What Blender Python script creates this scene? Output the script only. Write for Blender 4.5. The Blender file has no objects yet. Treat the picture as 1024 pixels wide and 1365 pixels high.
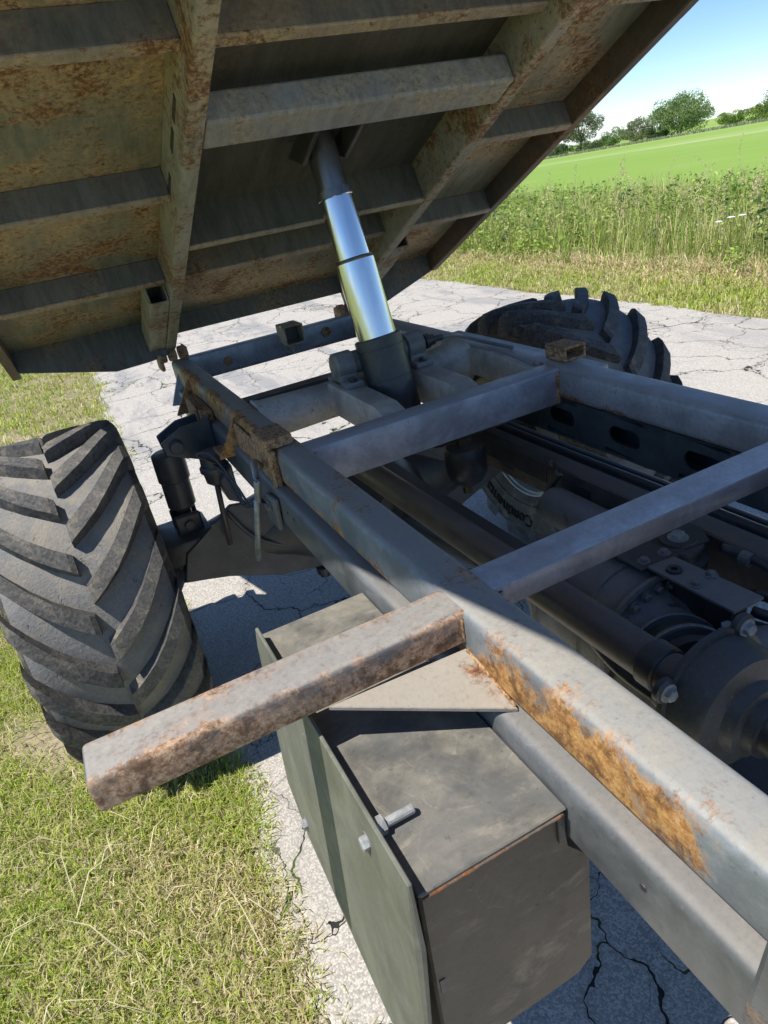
import bpy, bmesh, math, random
import numpy as np
from mathutils import Vector, Matrix

random.seed(7)
rng = np.random.default_rng(11)
SC = bpy.context.scene
COL = SC.collection
R = math.radians

# ------------------------------------------------------------------ camera
cam_d = bpy.data.cameras.new('camera')
cam = bpy.data.objects.new('camera', cam_d)
COL.objects.link(cam)
cam_d.sensor_fit = 'VERTICAL'
cam_d.sensor_height = 36.0
cam_d.lens = 905.0 / 1365.0 * 36.0
cam_d.clip_start = 0.02
cam_d.clip_end = 5000
right = Vector((0.88198766, -0.44274692, -0.16147115))
down = Vector((-0.33222274, -0.34110966, -0.87935900))
fwd = Vector((0.33425412, 0.82922818, -0.44794511))
m = Matrix((right, -down, -fwd)).transposed().to_4x4()
m.translation = Vector((-0.716, -0.626, 1.46))
cam.matrix_world = m
SC.camera = cam
SC.render.resolution_x = 768
SC.render.resolution_y = 1024

# ------------------------------------------------------------------ sky, sun, exposure
SUN = Vector((-0.50, -0.05, 1.0)).normalized()
elev = math.asin(SUN.z)
azim = math.atan2(SUN.x, SUN.y)
world = bpy.data.worlds.new('World')
SC.world = world
world.use_nodes = True
wn = world.node_tree
bg = wn.nodes['Background']
sky = wn.nodes.new('ShaderNodeTexSky')
sky.sky_type = 'NISHITA'
sky.sun_disc = False
sky.sun_elevation = elev
sky.sun_rotation = azim
sky.air_density = 0.8
sky.altitude = 1500
sky.dust_density = 0.0
sky.ozone_density = 5.0
hs = wn.nodes.new('ShaderNodeHueSaturation')
hs.inputs['Saturation'].default_value = 1.05
wn.links.new(sky.outputs[0], hs.inputs['Color'])
wn.links.new(hs.outputs[0], bg.inputs[0])
bg.inputs[1].default_value = 0.09
sun_d = bpy.data.lights.new('sun', 'SUN')
sun_d.energy = 3.15
sun_d.angle = R(0.55)
sun_d.color = (1.0, 0.955, 0.88)
sun = bpy.data.objects.new('sun', sun_d)
COL.objects.link(sun)
sun.rotation_euler = (-SUN).to_track_quat('-Z', 'Y').to_euler()
vs = SC.view_settings
vs.view_transform = 'Standard'
vs.look = 'None'
vs.gamma = 1.0
vs.use_curve_mapping = False
vs.exposure = 0.9
SC.cycles.max_bounces = 6
SC.cycles.diffuse_bounces = 3
SC.cycles.glossy_bounces = 3
SC.cycles.transmission_bounces = 2
SC.cycles.use_adaptive_sampling = True
SC.cycles.adaptive_threshold = 0.02

# ------------------------------------------------------------------ materials
class Mat:
    def __init__(s, name, coord='Object'):
        s.m = bpy.data.materials.new(name)
        s.m.use_nodes = True
        s.t = s.m.node_tree
        s.b = s.t.nodes['Principled BSDF']
        s.co = s.t.nodes.new('ShaderNodeTexCoord').outputs[coord]
    def lk(s, a, b):
        if isinstance(a, bpy.types.NodeSocket): s.t.links.new(a, b)
        else:
            if hasattr(b.default_value, '__len__') and not hasattr(a, '__len__'): a = (a, a, a, 1)[:len(b.default_value)]
            if hasattr(a, '__len__') and len(a) == 3 and len(b.default_value) == 4: a = (*a, 1)
            b.default_value = a
    def scaled(s, sc, loc=(0, 0, 0), rot=(0, 0, 0)):
        n = s.t.nodes.new('ShaderNodeMapping'); s.t.links.new(s.co, n.inputs[0])
        n.inputs['Scale'].default_value = sc; n.inputs['Location'].default_value = loc; n.inputs['Rotation'].default_value = rot
        return n.outputs[0]
    def noise(s, scale, detail=4, rough=0.55, dist=0.0, vec=None, color=False):
        n = s.t.nodes.new('ShaderNodeTexNoise')
        n.inputs['Scale'].default_value = scale; n.inputs['Detail'].default_value = min(detail, 8)
        n.inputs['Roughness'].default_value = rough; n.inputs['Distortion'].default_value = dist
        s.t.links.new(vec or s.co, n.inputs['Vector'])
        return n.outputs['Color' if color else 'Fac']
    def voro(s, scale, feature='F1', vec=None, out='Distance', rnd=1.0):
        n = s.t.nodes.new('ShaderNodeTexVoronoi'); n.feature = feature
        n.inputs['Scale'].default_value = scale; n.inputs['Randomness'].default_value = rnd
        s.t.links.new(vec or s.co, n.inputs['Vector'])
        return n.outputs[out]
    def ramp(s, fac, lo, hi, a=0.0, b=1.0):
        n = s.t.nodes.new('ShaderNodeMapRange'); n.interpolation_type = 'SMOOTHSTEP'
        s.lk(fac, n.inputs['Value'])
        n.inputs['From Min'].default_value = lo; n.inputs['From Max'].default_value = hi
        n.inputs['To Min'].default_value = a; n.inputs['To Max'].default_value = b
        return n.outputs[0]
    def math(s, op, a, b=0.0):
        n = s.t.nodes.new('ShaderNodeMath'); n.operation = op
        s.lk(a, n.inputs[0]); s.lk(b, n.inputs[1])
        return n.outputs[0]
    def mix(s, fac, a, b, blend='MIX'):
        n = s.t.nodes.new('ShaderNodeMix'); n.data_type = 'RGBA'; n.blend_type = blend
        s.lk(fac, n.inputs[0]); s.lk(a, n.inputs[6]); s.lk(b, n.inputs[7])
        return n.outputs[2]
    def vadd(s, a, b, k):
        n = s.t.nodes.new('ShaderNodeVectorMath'); n.operation = 'MULTIPLY_ADD'
        s.t.links.new(b, n.inputs[0]); n.inputs[1].default_value = (k, k, k); s.t.links.new(a, n.inputs[2])
        return n.outputs[0]
    def xyz(s, vec=None):
        n = s.t.nodes.new('ShaderNodeSeparateXYZ'); s.t.links.new(vec or s.co, n.inputs[0]); return n.outputs
    def normal_z(s):
        g = s.t.nodes.new('ShaderNodeNewGeometry')
        n = s.t.nodes.new('ShaderNodeSeparateXYZ'); s.t.links.new(g.outputs['Normal'], n.inputs[0]); return n.outputs[2]
    def bump(s, h, strength=0.4, dist=0.005, prev=None):
        n = s.t.nodes.new('ShaderNodeBump'); n.inputs['Strength'].default_value = strength; n.inputs['Distance'].default_value = dist
        s.lk(h, n.inputs['Height'])
        if prev: s.t.links.new(prev, n.inputs['Normal'])
        return n.outputs[0]
    def done(s, col, rough=0.6, metal=0.0, bump=None, spec=None):
        s.lk(col, s.b.inputs['Base Color']); s.lk(rough, s.b.inputs['Roughness']); s.lk(metal, s.b.inputs['Metallic'])
        if bump: s.t.links.new(bump, s.b.inputs['Normal'])
        if spec is not None: s.b.inputs['Specular IOR Level'].default_value = spec
        return s.m

def box_mask(M, axis, lo, hi, soft):
    v = M.xyz()[axis]
    return M.math('MULTIPLY', M.ramp(v, lo - soft, lo + soft), M.ramp(v, hi - soft, hi + soft, 1.0, 0.0))

def steel(name, base, rust_lo=0.62, rust_hi=0.72, dust=0.35, rough=0.5, rust=(0.16, 0.06, 0.022), rust2=(0.30, 0.14, 0.055),
          dust_sky_col=(0.30, 0.26, 0.21), scale=9, patch=(), bump=0.25, metal=0.0, scuff=0.35):
    M = Mat(name)
    big = M.noise(scale * 0.45, 2, 0.5)
    n1 = M.noise(scale, 8, 0.74, 0.25)
    fine = M.noise(scale * 16, 4, 0.75)
    col = M.mix(M.ramp(n1, 0.36, 0.66), tuple(c * 0.82 for c in base), tuple(min(1, c * 1.4 + 0.006) for c in base))
    col = M.mix(M.ramp(fine, 0.54, 0.74, 0, 0.6), col, tuple(c * 0.5 for c in base))
    grit = M.ramp(fine, 0.40, 0.26, 0, 1)
    col = M.mix(M.math('MULTIPLY', grit, M.ramp(big, 0.40, 0.68, 0.1 * scuff, scuff)), col, (0.42, 0.43, 0.43))
    scr = M.ramp(M.voro(scale * 1.7, 'DISTANCE_TO_EDGE', vec=M.vadd(M.scaled((1, 0.35, 1)), M.noise(scale * 0.3, 2, color=True), 0.25)), 0.0, 0.004, 0.8, 0.0)
    col = M.mix(M.math('MULTIPLY', scr, M.ramp(n1, 0.50, 0.62, 0, scuff)), col, (0.45, 0.44, 0.42))
    rm = M.math('ADD', M.math('MULTIPLY', n1, 0.75), M.math('MULTIPLY', big, 0.25))
    rm = M.math('ADD', rm, M.math('MULTIPLY', M.math('SUBTRACT', fine, 0.5), 0.22))
    for (boxes, amount) in patch:
        pm = None
        for (ax, lo, hi, soft) in boxes:
            q = box_mask(M, ax, lo, hi, soft); pm = q if pm is None else M.math('MULTIPLY', pm, q)
        rm = M.math('ADD', rm, M.math('MULTIPLY', pm, amount))
    rmask = M.ramp(rm, rust_lo - 0.015, rust_hi + 0.035)
    rc = M.mix(M.ramp(fine, 0.30, 0.66), rust2, rust)
    pit = M.noise(scale * 5, 5, 0.7)
    rc = M.mix(M.ramp(pit, 0.46, 0.62, 0, 0.85), rc, tuple(c * 0.42 for c in rust))
    rc = M.mix(M.ramp(pit, 0.42, 0.30, 0, 0.5), rc, tuple(min(1, c * 1.25 + 0.02) for c in rust2))
    dm = M.math('MULTIPLY', M.ramp(M.normal_z(), 0.5, 0.97), M.ramp(n1, 0.34, 0.64, 1.0, 0.45))
    dm = M.math('MULTIPLY', dm, M.ramp(fine, 0.3, 0.7, 1.0, 0.72))
    col = M.mix(M.math('MULTIPLY', dm, dust), col, dust_sky_col)
    col = M.mix(rmask, col, rc)
    dusty = M.math('MAXIMUM', rmask, M.math('MULTIPLY', dm, dust))
    rgh = M.ramp(dusty, 0, 1, rough, 0.9)
    met = M.math('MULTIPLY', M.ramp(rmask, 0, 1, 1, 0), metal) if metal > 0 else 0.0
    h = M.math('ADD', M.math('MULTIPLY', fine, 0.6), M.math('MULTIPLY', pit, 0.7))
    return M.done(col, rgh, met, M.bump(h, bump, 0.004))

MAT = {}
RUST_C = dict(rust=(0.31, 0.135, 0.04), rust2=(0.60, 0.34, 0.11))
SIDE = (0, -0.46, -0.372, 0.012)
MAT['rail'] = steel('grey_blue_paint_worn', (0.19, 0.21, 0.22), 0.575, 0.66, dust=0.85, rough=0.46, **RUST_C, dust_sky_col=(0.43, 0.39, 0.325), metal=0.1,
                    patch=[([(1, -0.37, -0.09, 0.06), (2, 0.90, 1.050, 0.022), SIDE], 0.19), ([(1, 0.72, 1.75, 0.10), (2, 0.90, 1.09, 0.03), SIDE], 0.18),
                           ([(1, -0.14, 0.70, 0.05), (2, 0.95, 1.010, 0.022), SIDE], 0.13), ([(1, 0.05, 1.3, 0.15), (2, 1.03, 1.10, 0.01), (0, -0.42, -0.30, 0.02)], 0.045), ([(1, -0.7, -0.05, 0.04), (2, 1.04, 1.10, 0.01), (0, -0.42, -0.30, 0.02)], 0.04)])
MAT['rail_far'] = steel('grey_blue_paint_far', (0.27, 0.285, 0.30), 0.575, 0.66, dust=0.6, rough=0.38, dust_sky_col=(0.52, 0.52, 0.51), metal=0.15, scuff=0.7,
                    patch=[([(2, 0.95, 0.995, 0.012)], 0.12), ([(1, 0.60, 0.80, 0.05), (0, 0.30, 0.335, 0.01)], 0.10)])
MAT['cross_far'] = steel('speckled_blue_grey_paint', (0.28, 0.285, 0.305), 0.66, 0.72, dust=0.6, rough=0.36, dust_sky_col=(0.48, 0.47, 0.45), bump=0.15, metal=0.1, scuff=1.0)
MAT['cross'] = steel('blue_grey_paint_skylit_top', (0.17, 0.168, 0.185), 0.67, 0.73, dust=1.0, rough=0.30, dust_sky_col=(0.70, 0.73, 0.76), bump=0.10, metal=0.3, scuff=0.8)  # dusty top made paler still, so its colour carries sky light
MAT['outrigger'] = steel('rust_blotched_paint', (0.13, 0.135, 0.14), 0.505, 0.61, dust=0.85, rough=0.5, scale=9, dust_sky_col=(0.40, 0.365, 0.32),
                         rust=(0.25, 0.135, 0.075), rust2=(0.62, 0.43, 0.28), patch=[([(1, -0.05, -0.008, 0.006)], 0.085), ([(2, 1.0, 1.034, 0.014)], 0.05), ([(0, -0.9, -0.72, 0.10)], 0.06), ([(1, 0.038, 0.06, 0.010)], 0.06)])
MAT['gusset'] = steel('dusty_gusset_paint', (0.24, 0.22, 0.19), 0.63, 0.72, dust=0.85, rough=0.6, dust_sky_col=(0.43, 0.375, 0.30),
                      patch=[([(0, -0.42, -0.385, 0.012)], 0.10)])
MAT['rusty'] = steel('heavy_rust', (0.34, 0.28, 0.20), 0.30, 0.46, dust=0.3, rough=0.8, scale=16, rust=(0.22, 0.11, 0.05), rust2=(0.60, 0.38, 0.20), bump=0.35)
MAT['chassis'] = steel('dark_grey_chassis_paint', (0.105, 0.11, 0.112), 0.80, 0.9, dust=0.75, rough=0.38, dust_sky_col=(0.30, 0.28, 0.25), bump=0.05, scuff=0.2)
MAT['web'] = steel('dark_blue_chassis_web', (0.042, 0.056, 0.066), 0.80, 0.9, dust=0.3, rough=0.32, bump=0.06, scuff=0.15)
MAT['black'] = steel('black_greasy_steel', (0.036, 0.036, 0.037), 0.74, 0.85, dust=0.5, rough=0.34, dust_sky_col=(0.24, 0.225, 0.21), rust=(0.05, 0.03, 0.02), rust2=(0.08, 0.05, 0.03), scuff=0.15)
MAT['brownpipe'] = steel('brown_black_pipe', (0.085, 0.07, 0.062), 0.60, 0.75, dust=0.7, rough=0.40, dust_sky_col=(0.30, 0.26, 0.235), rust=(0.06, 0.03, 0.02), rust2=(0.10, 0.055, 0.035), scuff=0.2)
MAT['cast'] = steel('grey_cast_metal', (0.14, 0.14, 0.14), 0.75, 0.88, dust=0.75, rough=0.42, dust_sky_col=(0.40, 0.38, 0.36), scuff=0.2, bump=0.4)
MAT['cradle'] = steel('grey_tan_cradle', (0.42, 0.40, 0.35), 0.59, 0.69, dust=0.5, rough=0.55)
MAT['strut'] = steel('dark_grey_strut_paint', (0.055, 0.057, 0.060), 0.78, 0.9, dust=0.5, rough=0.38, dust_sky_col=(0.22, 0.21, 0.20), scuff=0.4)
MAT['zincrod'] = steel('dull_zinc_rod', (0.26, 0.28, 0.29), 0.66, 0.78, dust=0.2, rough=0.35, scale=30, metal=0.3)
MAT['bolt'] = steel('zinc_bolt', (0.30, 0.31, 0.31), 0.75, 0.85, dust=0.1, rough=0.3, scale=60)

# underside of the bed: olive primer, tan dirt, rust speckles
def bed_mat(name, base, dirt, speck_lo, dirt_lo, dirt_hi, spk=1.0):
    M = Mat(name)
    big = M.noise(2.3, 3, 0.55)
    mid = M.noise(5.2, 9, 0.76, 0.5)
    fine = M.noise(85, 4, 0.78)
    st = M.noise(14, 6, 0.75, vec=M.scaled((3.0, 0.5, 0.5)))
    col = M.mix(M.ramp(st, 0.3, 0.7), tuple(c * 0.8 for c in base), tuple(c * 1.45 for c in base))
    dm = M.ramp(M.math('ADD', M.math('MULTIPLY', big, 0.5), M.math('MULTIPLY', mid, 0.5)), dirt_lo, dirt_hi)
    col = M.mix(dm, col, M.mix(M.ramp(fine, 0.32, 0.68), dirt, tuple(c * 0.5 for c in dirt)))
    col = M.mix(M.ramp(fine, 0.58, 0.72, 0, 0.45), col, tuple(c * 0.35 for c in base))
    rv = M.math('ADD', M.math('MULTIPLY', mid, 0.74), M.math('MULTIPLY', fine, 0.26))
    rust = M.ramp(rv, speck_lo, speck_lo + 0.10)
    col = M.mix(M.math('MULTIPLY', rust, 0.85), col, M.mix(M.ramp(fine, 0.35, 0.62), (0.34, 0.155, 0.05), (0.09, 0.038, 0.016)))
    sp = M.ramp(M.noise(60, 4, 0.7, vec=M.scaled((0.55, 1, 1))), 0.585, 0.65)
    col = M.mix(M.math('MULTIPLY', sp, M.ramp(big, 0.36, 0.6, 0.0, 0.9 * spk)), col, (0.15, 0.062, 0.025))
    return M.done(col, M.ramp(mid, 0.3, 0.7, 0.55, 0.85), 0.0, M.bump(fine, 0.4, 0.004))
MAT['bedfloor'] = bed_mat('bed_floor_rust_olive', (0.17, 0.172, 0.115), (0.60, 0.42, 0.21), 0.50, 0.42, 0.60)
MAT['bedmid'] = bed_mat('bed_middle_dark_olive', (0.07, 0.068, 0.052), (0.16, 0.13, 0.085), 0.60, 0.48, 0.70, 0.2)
MAT['bedbeam'] = bed_mat('bed_beam_olive_grey', (0.24, 0.23, 0.175), (0.48, 0.37, 0.22), 0.49, 0.46, 0.64)
MAT['bedchannel'] = bed_mat('bed_channel_dark', (0.10, 0.098, 0.085), (0.30, 0.23, 0.15), 0.56, 0.48, 0.66, 0.5)
MAT['bedflange'] = bed_mat('bed_flange_tan', (0.24, 0.20, 0.14), (0.50, 0.37, 0.21), 0.51, 0.42, 0.64)
MAT['bedcross'] = bed_mat('bed_cross_grey_tan', (0.20, 0.20, 0.20), (0.44, 0.37, 0.26), 0.58, 0.46, 0.62, 0.3)
MAT['bedside'] = bed_mat('bed_side_brown', (0.085, 0.066, 0.052), (0.26, 0.16, 0.085), 0.52, 0.45, 0.64)

def plate_mat(name, base, dust, amt):
    M = Mat(name)
    a = M.noise(4.5, 8, 0.7, 0.5); b = M.noise(18, 7, 0.7, 0.3); f = M.noise(120, 4, 0.7)
    smear = M.noise(9, 6, 0.65, 0.8, vec=M.scaled((1, 1, 0.45), rot=(0.5, 0.3, 0)))
    col = M.mix(M.ramp(smear, 0.35, 0.7), base, tuple(c * 1.7 for c in base))
    dm = M.ramp(M.math('ADD', M.math('MULTIPLY', a, 0.6), M.math('MULTIPLY', b, 0.4)), 0.38, 0.68)
    col = M.mix(M.math('MULTIPLY', dm, amt), col, dust)
    wipe = M.noise(5.5, 7, 0.72, 1.2, vec=M.scaled((0.7, 1.0, 2.6), rot=(0.0, 0.55, 0.4)))
    col = M.mix(M.ramp(wipe, 0.50, 0.66, 0, amt), col, M.mix(M.ramp(b, 0.4, 0.6), dust, tuple(c * 1.9 for c in base)))
    col = M.mix(M.ramp(f, 0.60, 0.75, 0, 0.6), col, tuple(c * 0.5 for c in base))
    scr = M.ramp(M.voro(7, 'DISTANCE_TO_EDGE', vec=M.vadd(M.scaled((1, 0.3, 1)), M.noise(2.0, 2, color=True), 0.7)), 0.0, 0.006, 0.35, 0.0)
    col = M.mix(M.math('MULTIPLY', scr, M.ramp(b, 0.5, 0.6)), col, (0.35, 0.33, 0.28))
    return M.done(col, M.ramp(dm, 0, 1, 0.48, 0.8), 0.0, M.bump(M.math('ADD', f, b), 0.12, 0.003))
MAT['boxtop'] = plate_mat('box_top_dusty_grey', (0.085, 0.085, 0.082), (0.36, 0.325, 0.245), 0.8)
MAT['seam'] = steel('box_seam_rust', (0.10, 0.085, 0.07), 0.47, 0.60, dust=0.2, rough=0.8, scale=24)
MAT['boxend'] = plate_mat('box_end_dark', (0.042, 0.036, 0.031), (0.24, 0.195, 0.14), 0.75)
MAT['cover'] = plate_mat('cover_olive_grey', (0.12, 0.122, 0.098), (0.17, 0.166, 0.135), 0.4)

def chrome():
    M = Mat('chrome_rod')
    n = M.noise(60, 3, 0.6, vec=M.scaled((1, 1, 0.06)))
    return M.done((0.66, 0.67, 0.70), M.ramp(n, 0.3, 0.7, 0.12, 0.24), 1.0)
MAT['chrome'] = chrome()
def rodgrey():
    M = Mat('dark_oiled_rod')
    n = M.noise(30, 4, 0.6, vec=M.scaled((1, 1, 0.1)))
    return M.done(M.mix(M.ramp(n, 0.3, 0.7), (0.10, 0.10, 0.105), (0.18, 0.18, 0.185)), 0.3, 0.7)
MAT['rodgrey'] = rodgrey()

def rubber(name, a, b, dust, lo, hi):
    M = Mat(name)
    n = M.noise(7, 7, 0.68, 0.3); f = M.noise(110, 5, 0.75); p = M.voro(70)
    col = M.mix(M.ramp(f, 0.35, 0.7), a, b)
    col = M.mix(M.math('MULTIPLY', M.ramp(n, lo, hi), 0.75), col, dust)
    pit = M.ramp(M.noise(48, 4, 0.6), 0.66, 0.72)
    h = M.math('SUBTRACT', M.math('MULTIPLY', f, 0.7), M.math('MULTIPLY', pit, 1.2))
    mud = M.math('MULTIPLY', M.ramp(M.noise(16, 6, 0.7, 0.5), 0.54, 0.62), 0.5)
    col = M.mix(mud, col, (0.30, 0.26, 0.20))
    return M.done(col, 0.78, 0.0, M.bump(h, 0.8, 0.006), spec=0.3)
MAT['lug'] = rubber('tyre_lug_rubber', (0.06, 0.059, 0.058), (0.14, 0.135, 0.128), (0.22, 0.20, 0.175), 0.42, 0.75)
MAT['tread'] = rubber('tyre_tread_base', (0.19, 0.19, 0.19), (0.25, 0.245, 0.235), (0.36, 0.32, 0.25), 0.42, 0.70)
MAT['sidewall'] = rubber('tyre_sidewall_dusty', (0.06, 0.057, 0.052), (0.10, 0.092, 0.08), (0.20, 0.175, 0.135), 0.38, 0.7)
MAT['letter'] = rubber('tyre_lettering', (0.012, 0.012, 0.012), (0.02, 0.02, 0.02), (0.04, 0.035, 0.03), 0.6, 0.8)
MAT['rim'] = steel('pale_rim_paint', (0.32, 0.33, 0.31), 0.66, 0.74, dust=0.3, rough=0.4)

# road: bleached chip asphalt with cracks
def road_mat():
    M = Mat('bleached_cracked_asphalt')
    chips = M.voro(230, 'F1', out='Color')
    sepc = M.t.nodes.new('ShaderNodeSeparateColor'); M.t.links.new(chips, sepc.inputs[0])
    chipd = M.voro(230, 'F1')
    f = M.noise(300, 3, 0.7)
    big = M.noise(0.8, 5, 0.6)
    worn = M.noise(1.1, 6, 0.66, 0.4, vec=M.scaled((2.2, 0.55, 1)))
    col = M.mix(M.ramp(sepc.outputs[0], 0.1, 0.9), (0.38, 0.352, 0.312), (0.62, 0.575, 0.505))
    col = M.mix(M.ramp(chipd, 0.5, 0.9, 0, 0.5), col, (0.22, 0.21, 0.195))
    col = M.mix(M.ramp(f, 0.52, 0.72, 0, 0.5), col, (0.22, 0.21, 0.20))
    # wheel-polished darker streaks that run with the road
    far = M.ramp(M.xyz()[1], 1.5, 4.0)
    wear = M.math('MULTIPLY', M.ramp(worn, 0.50, 0.62), M.math('ADD', M.math('MULTIPLY', far, 0.70), 0.15))
    col = M.mix(wear, col, (0.30, 0.295, 0.29))
    col = M.mix(M.ramp(big, 0.45, 0.75, 0, 0.3), col, (0.50, 0.45, 0.38))
    w = M.vadd(M.scaled((1, 1, 0)), M.noise(2.3, 5, 0.6, color=True), 0.36)
    w2 = M.vadd(w, M.noise(14, 3, 0.6, color=True), 0.022)
    e1 = M.voro(1.75, 'DISTANCE_TO_EDGE', vec=w2)
    wid = M.ramp(M.noise(1.6, 3), 0.35, 0.7, 0.001, 0.0085)
    c1 = M.math('LESS_THAN', e1, wid)
    soft1 = M.ramp(e1, 0.0, 0.035, 1, 0)
    e2 = M.voro(4.6, 'DISTANCE_TO_EDGE', vec=M.vadd(w2, M.noise(5, 2, color=True), 0.12))
    gate = M.ramp(M.noise(1.0, 3), 0.50, 0.58)
    c2 = M.math('MULTIPLY', M.math('LESS_THAN', e2, 0.009), gate)
    ck = M.math('MAXIMUM', c1, c2)
    col = M.mix(M.math('MULTIPLY', soft1, 0.3), col, (0.20, 0.185, 0.16))
    col = M.mix(ck, col, (0.030, 0.028, 0.025))
    moss = M.math('MULTIPLY', ck, M.ramp(M.noise(3.5, 4), 0.52, 0.58))
    col = M.mix(moss, col, (0.07, 0.10, 0.025))
    h = M.math('MULTIPLY', chipd, -0.6)
    return M.done(col, 0.88, 0.0, M.bump(h, 0.4, 0.004), spec=0.25)
MAT['road'] = road_mat()

def ground_mat():
    M = Mat('verge_soil_and_field')
    x = M.xyz()[0]
    n = M.noise(3.0, 7, 0.65); f = M.noise(40, 6, 0.75)
    soil = M.mix(M.ramp(n, 0.35, 0.65), (0.38, 0.31, 0.21), (0.24, 0.24, 0.10))
    soil = M.mix(M.ramp(f, 0.45, 0.7), soil, (0.09, 0.075, 0.04))
    wide = M.math('MAXIMUM', M.ramp(M.xyz()[1], 10.0, 12.5), M.ramp(x, -5.6, -4.6, 1, 0))
    soil = M.mix(M.math('MULTIPLY', wide, 0.9), soil, M.mix(M.ramp(n, 0.35, 0.65), (0.30, 0.34, 0.10), (0.24, 0.31, 0.07)))
    rows = M.noise(1.0, 5, 0.6, vec=M.scaled((0.018, 0.004, 0), rot=(0, 0, 0.0)))
    patchy = M.noise(0.35, 6, 0.7)
    fld = M.mix(M.ramp(rows, 0.38, 0.62), (0.22, 0.345, 0.06), (0.29, 0.40, 0.10))
    fld = M.mix(M.ramp(patchy, 0.45, 0.75, 0, 0.45), fld, (0.30, 0.39, 0.12))
    strip = M.math('MULTIPLY', M.math('MULTIPLY', M.ramp(x, 60, 66), M.ramp(x, 74, 82, 1, 0)), M.ramp(M.noise(0.2, 5, 0.6), 0.3, 0.6, 0.2, 0.8))
    fld = M.mix(strip, fld, (0.42, 0.47, 0.25))
    col = M.mix(M.ramp(x, 8.0, 9.5), soil, fld)
    return M.done(col, 0.9, 0.0, M.bump(f, 0.4, 0.01), spec=0.2)
MAT['ground'] = ground_mat()

def leaf_mat(name, trans=0.35):
    mt = bpy.data.materials.new(name); mt.use_nodes = True
    t = mt.node_tree; t.nodes.clear()
    at = t.nodes.new('ShaderNodeAttribute'); at.attribute_name = 'tint'
    d = t.nodes.new('ShaderNodeBsdfPrincipled'); d.inputs['Roughness'].default_value = 0.62; d.inputs['Specular IOR Level'].default_value = 0.3
    tr = t.nodes.new('ShaderNodeBsdfTranslucent')
    mx = t.nodes.new('ShaderNodeMixShader'); mx.inputs[0].default_value = trans
    o = t.nodes.new('ShaderNodeOutputMaterial')
    t.links.new(at.outputs['Color'], d.inputs['Base Color']); t.links.new(at.outputs['Color'], tr.inputs['Color'])
    t.links.new(d.outputs[0], mx.inputs[1]); t.links.new(tr.outputs[0], mx.inputs[2]); t.links.new(mx.outputs[0], o.inputs[0])
    return mt
MAT['leaf'] = leaf_mat('leaf_and_blade')
def bark():
    M = Mat('bark'); n = M.noise(5, 6, 0.7)
    return M.done(M.mix(n, (0.05, 0.042, 0.032), (0.13, 0.11, 0.085)), 0.9, 0.0, M.bump(n, 0.6, 0.05))
MAT['bark'] = bark()

# ------------------------------------------------------------------ mesh helpers
def obj(name, bm, mat, parent=None, smooth=False):
    bmesh.ops.recalc_face_normals(bm, faces=bm.faces[:])
    me = bpy.data.meshes.new(name); bm.to_mesh(me); bm.free()
    if smooth:
        for p in me.polygons: p.use_smooth = True
        if smooth is not True: me.set_sharp_from_angle(angle=R(smooth))
    me.materials.append(MAT[mat] if isinstance(mat, str) else mat)
    o = bpy.data.objects.new(name, me); COL.objects.link(o)
    o.parent = parent
    return o

def box_bm(x0, x1, y0, y1, z0, z1, bev=0.0, seg=2, bm=None, mtx=None):
    own = bmesh.new()
    vs_ = [own.verts.new((x, y, z)) for x in (x0, x1) for y in (y0, y1) for z in (z0, z1)]
    for f in ((0, 1, 3, 2), (4, 6, 7, 5), (0, 4, 5, 1), (2, 3, 7, 6), (0, 2, 6, 4), (1, 5, 7, 3)):
        own.faces.new([vs_[i] for i in f])
    if bev > 0:
        bmesh.ops.bevel(own, geom=own.edges[:], offset=bev, segments=seg, profile=0.5, affect='EDGES')
    if mtx is not None: own.transform(mtx)
    if bm is None: return own
    return merge(bm, own)

def merge(bm, other):
    me = bpy.data.meshes.new('tmp'); other.to_mesh(me); other.free(); bm.from_mesh(me); bpy.data.meshes.remove(me)
    return bm

def tube_bm(a0, a1, b0, b1, c0, c1, wall, axis, bev=0.003, bm=None):
    """hollow square tube; a,b = cross-section, c = along `axis`; open at c1, c0 closed by nothing"""
    own = bmesh.new()
    def P(a, b, c):
        return {0: (c, a, b), 1: (a, c, b), 2: (a, b, c)}[axis]
    o = [(a0, b0), (a1, b0), (a1, b1), (a0, b1)]
    i = [(a0 + wall, b0 + wall), (a1 - wall, b0 + wall), (a1 - wall, b1 - wall), (a0 + wall, b1 - wall)]
    V = {}
    for k, (ring, nm) in enumerate(((o, 'o'), (i, 'i'))):
        for c in (c0, c1):
            V[nm, c] = [own.verts.new(P(q[0], q[1], c)) for q in ring]
    for j in range(4):
        k = (j + 1) % 4
        own.faces.new([V['o', c0][j], V['o', c0][k], V['o', c1][k], V['o', c1][j]])
        own.faces.new([V['i', c0][j], V['i', c1][j], V['i', c1][k], V['i', c0][k]])
        for c in (c0, c1):
            own.faces.new([V['o', c][j], V['i', c][j], V['i', c][k], V['o', c][k]])
    if bev: bmesh.ops.bevel(own, geom=own.edges[:], offset=bev, segments=1, affect='EDGES')
    return own if bm is None else merge(bm, own)

def prism_bm(pts, d, bev=0.0, bm=None):
    """pts: 3-D polygon, d: extrusion vector"""
    own = bmesh.new(); d = Vector(d)
    a = [own.verts.new(p) for p in pts]; b = [own.verts.new(Vector(p) + d) for p in pts]
    own.faces.new(a); own.faces.new(b[::-1])
    for i in range(len(pts)):
        j = (i + 1) % len(pts); own.faces.new([a[i], b[i], b[j], a[j]])
    if bev: bmesh.ops.bevel(own, geom=own.edges[:], offset=bev, segments=1, affect='EDGES')
    return own if bm is None else merge(bm, own)

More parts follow.
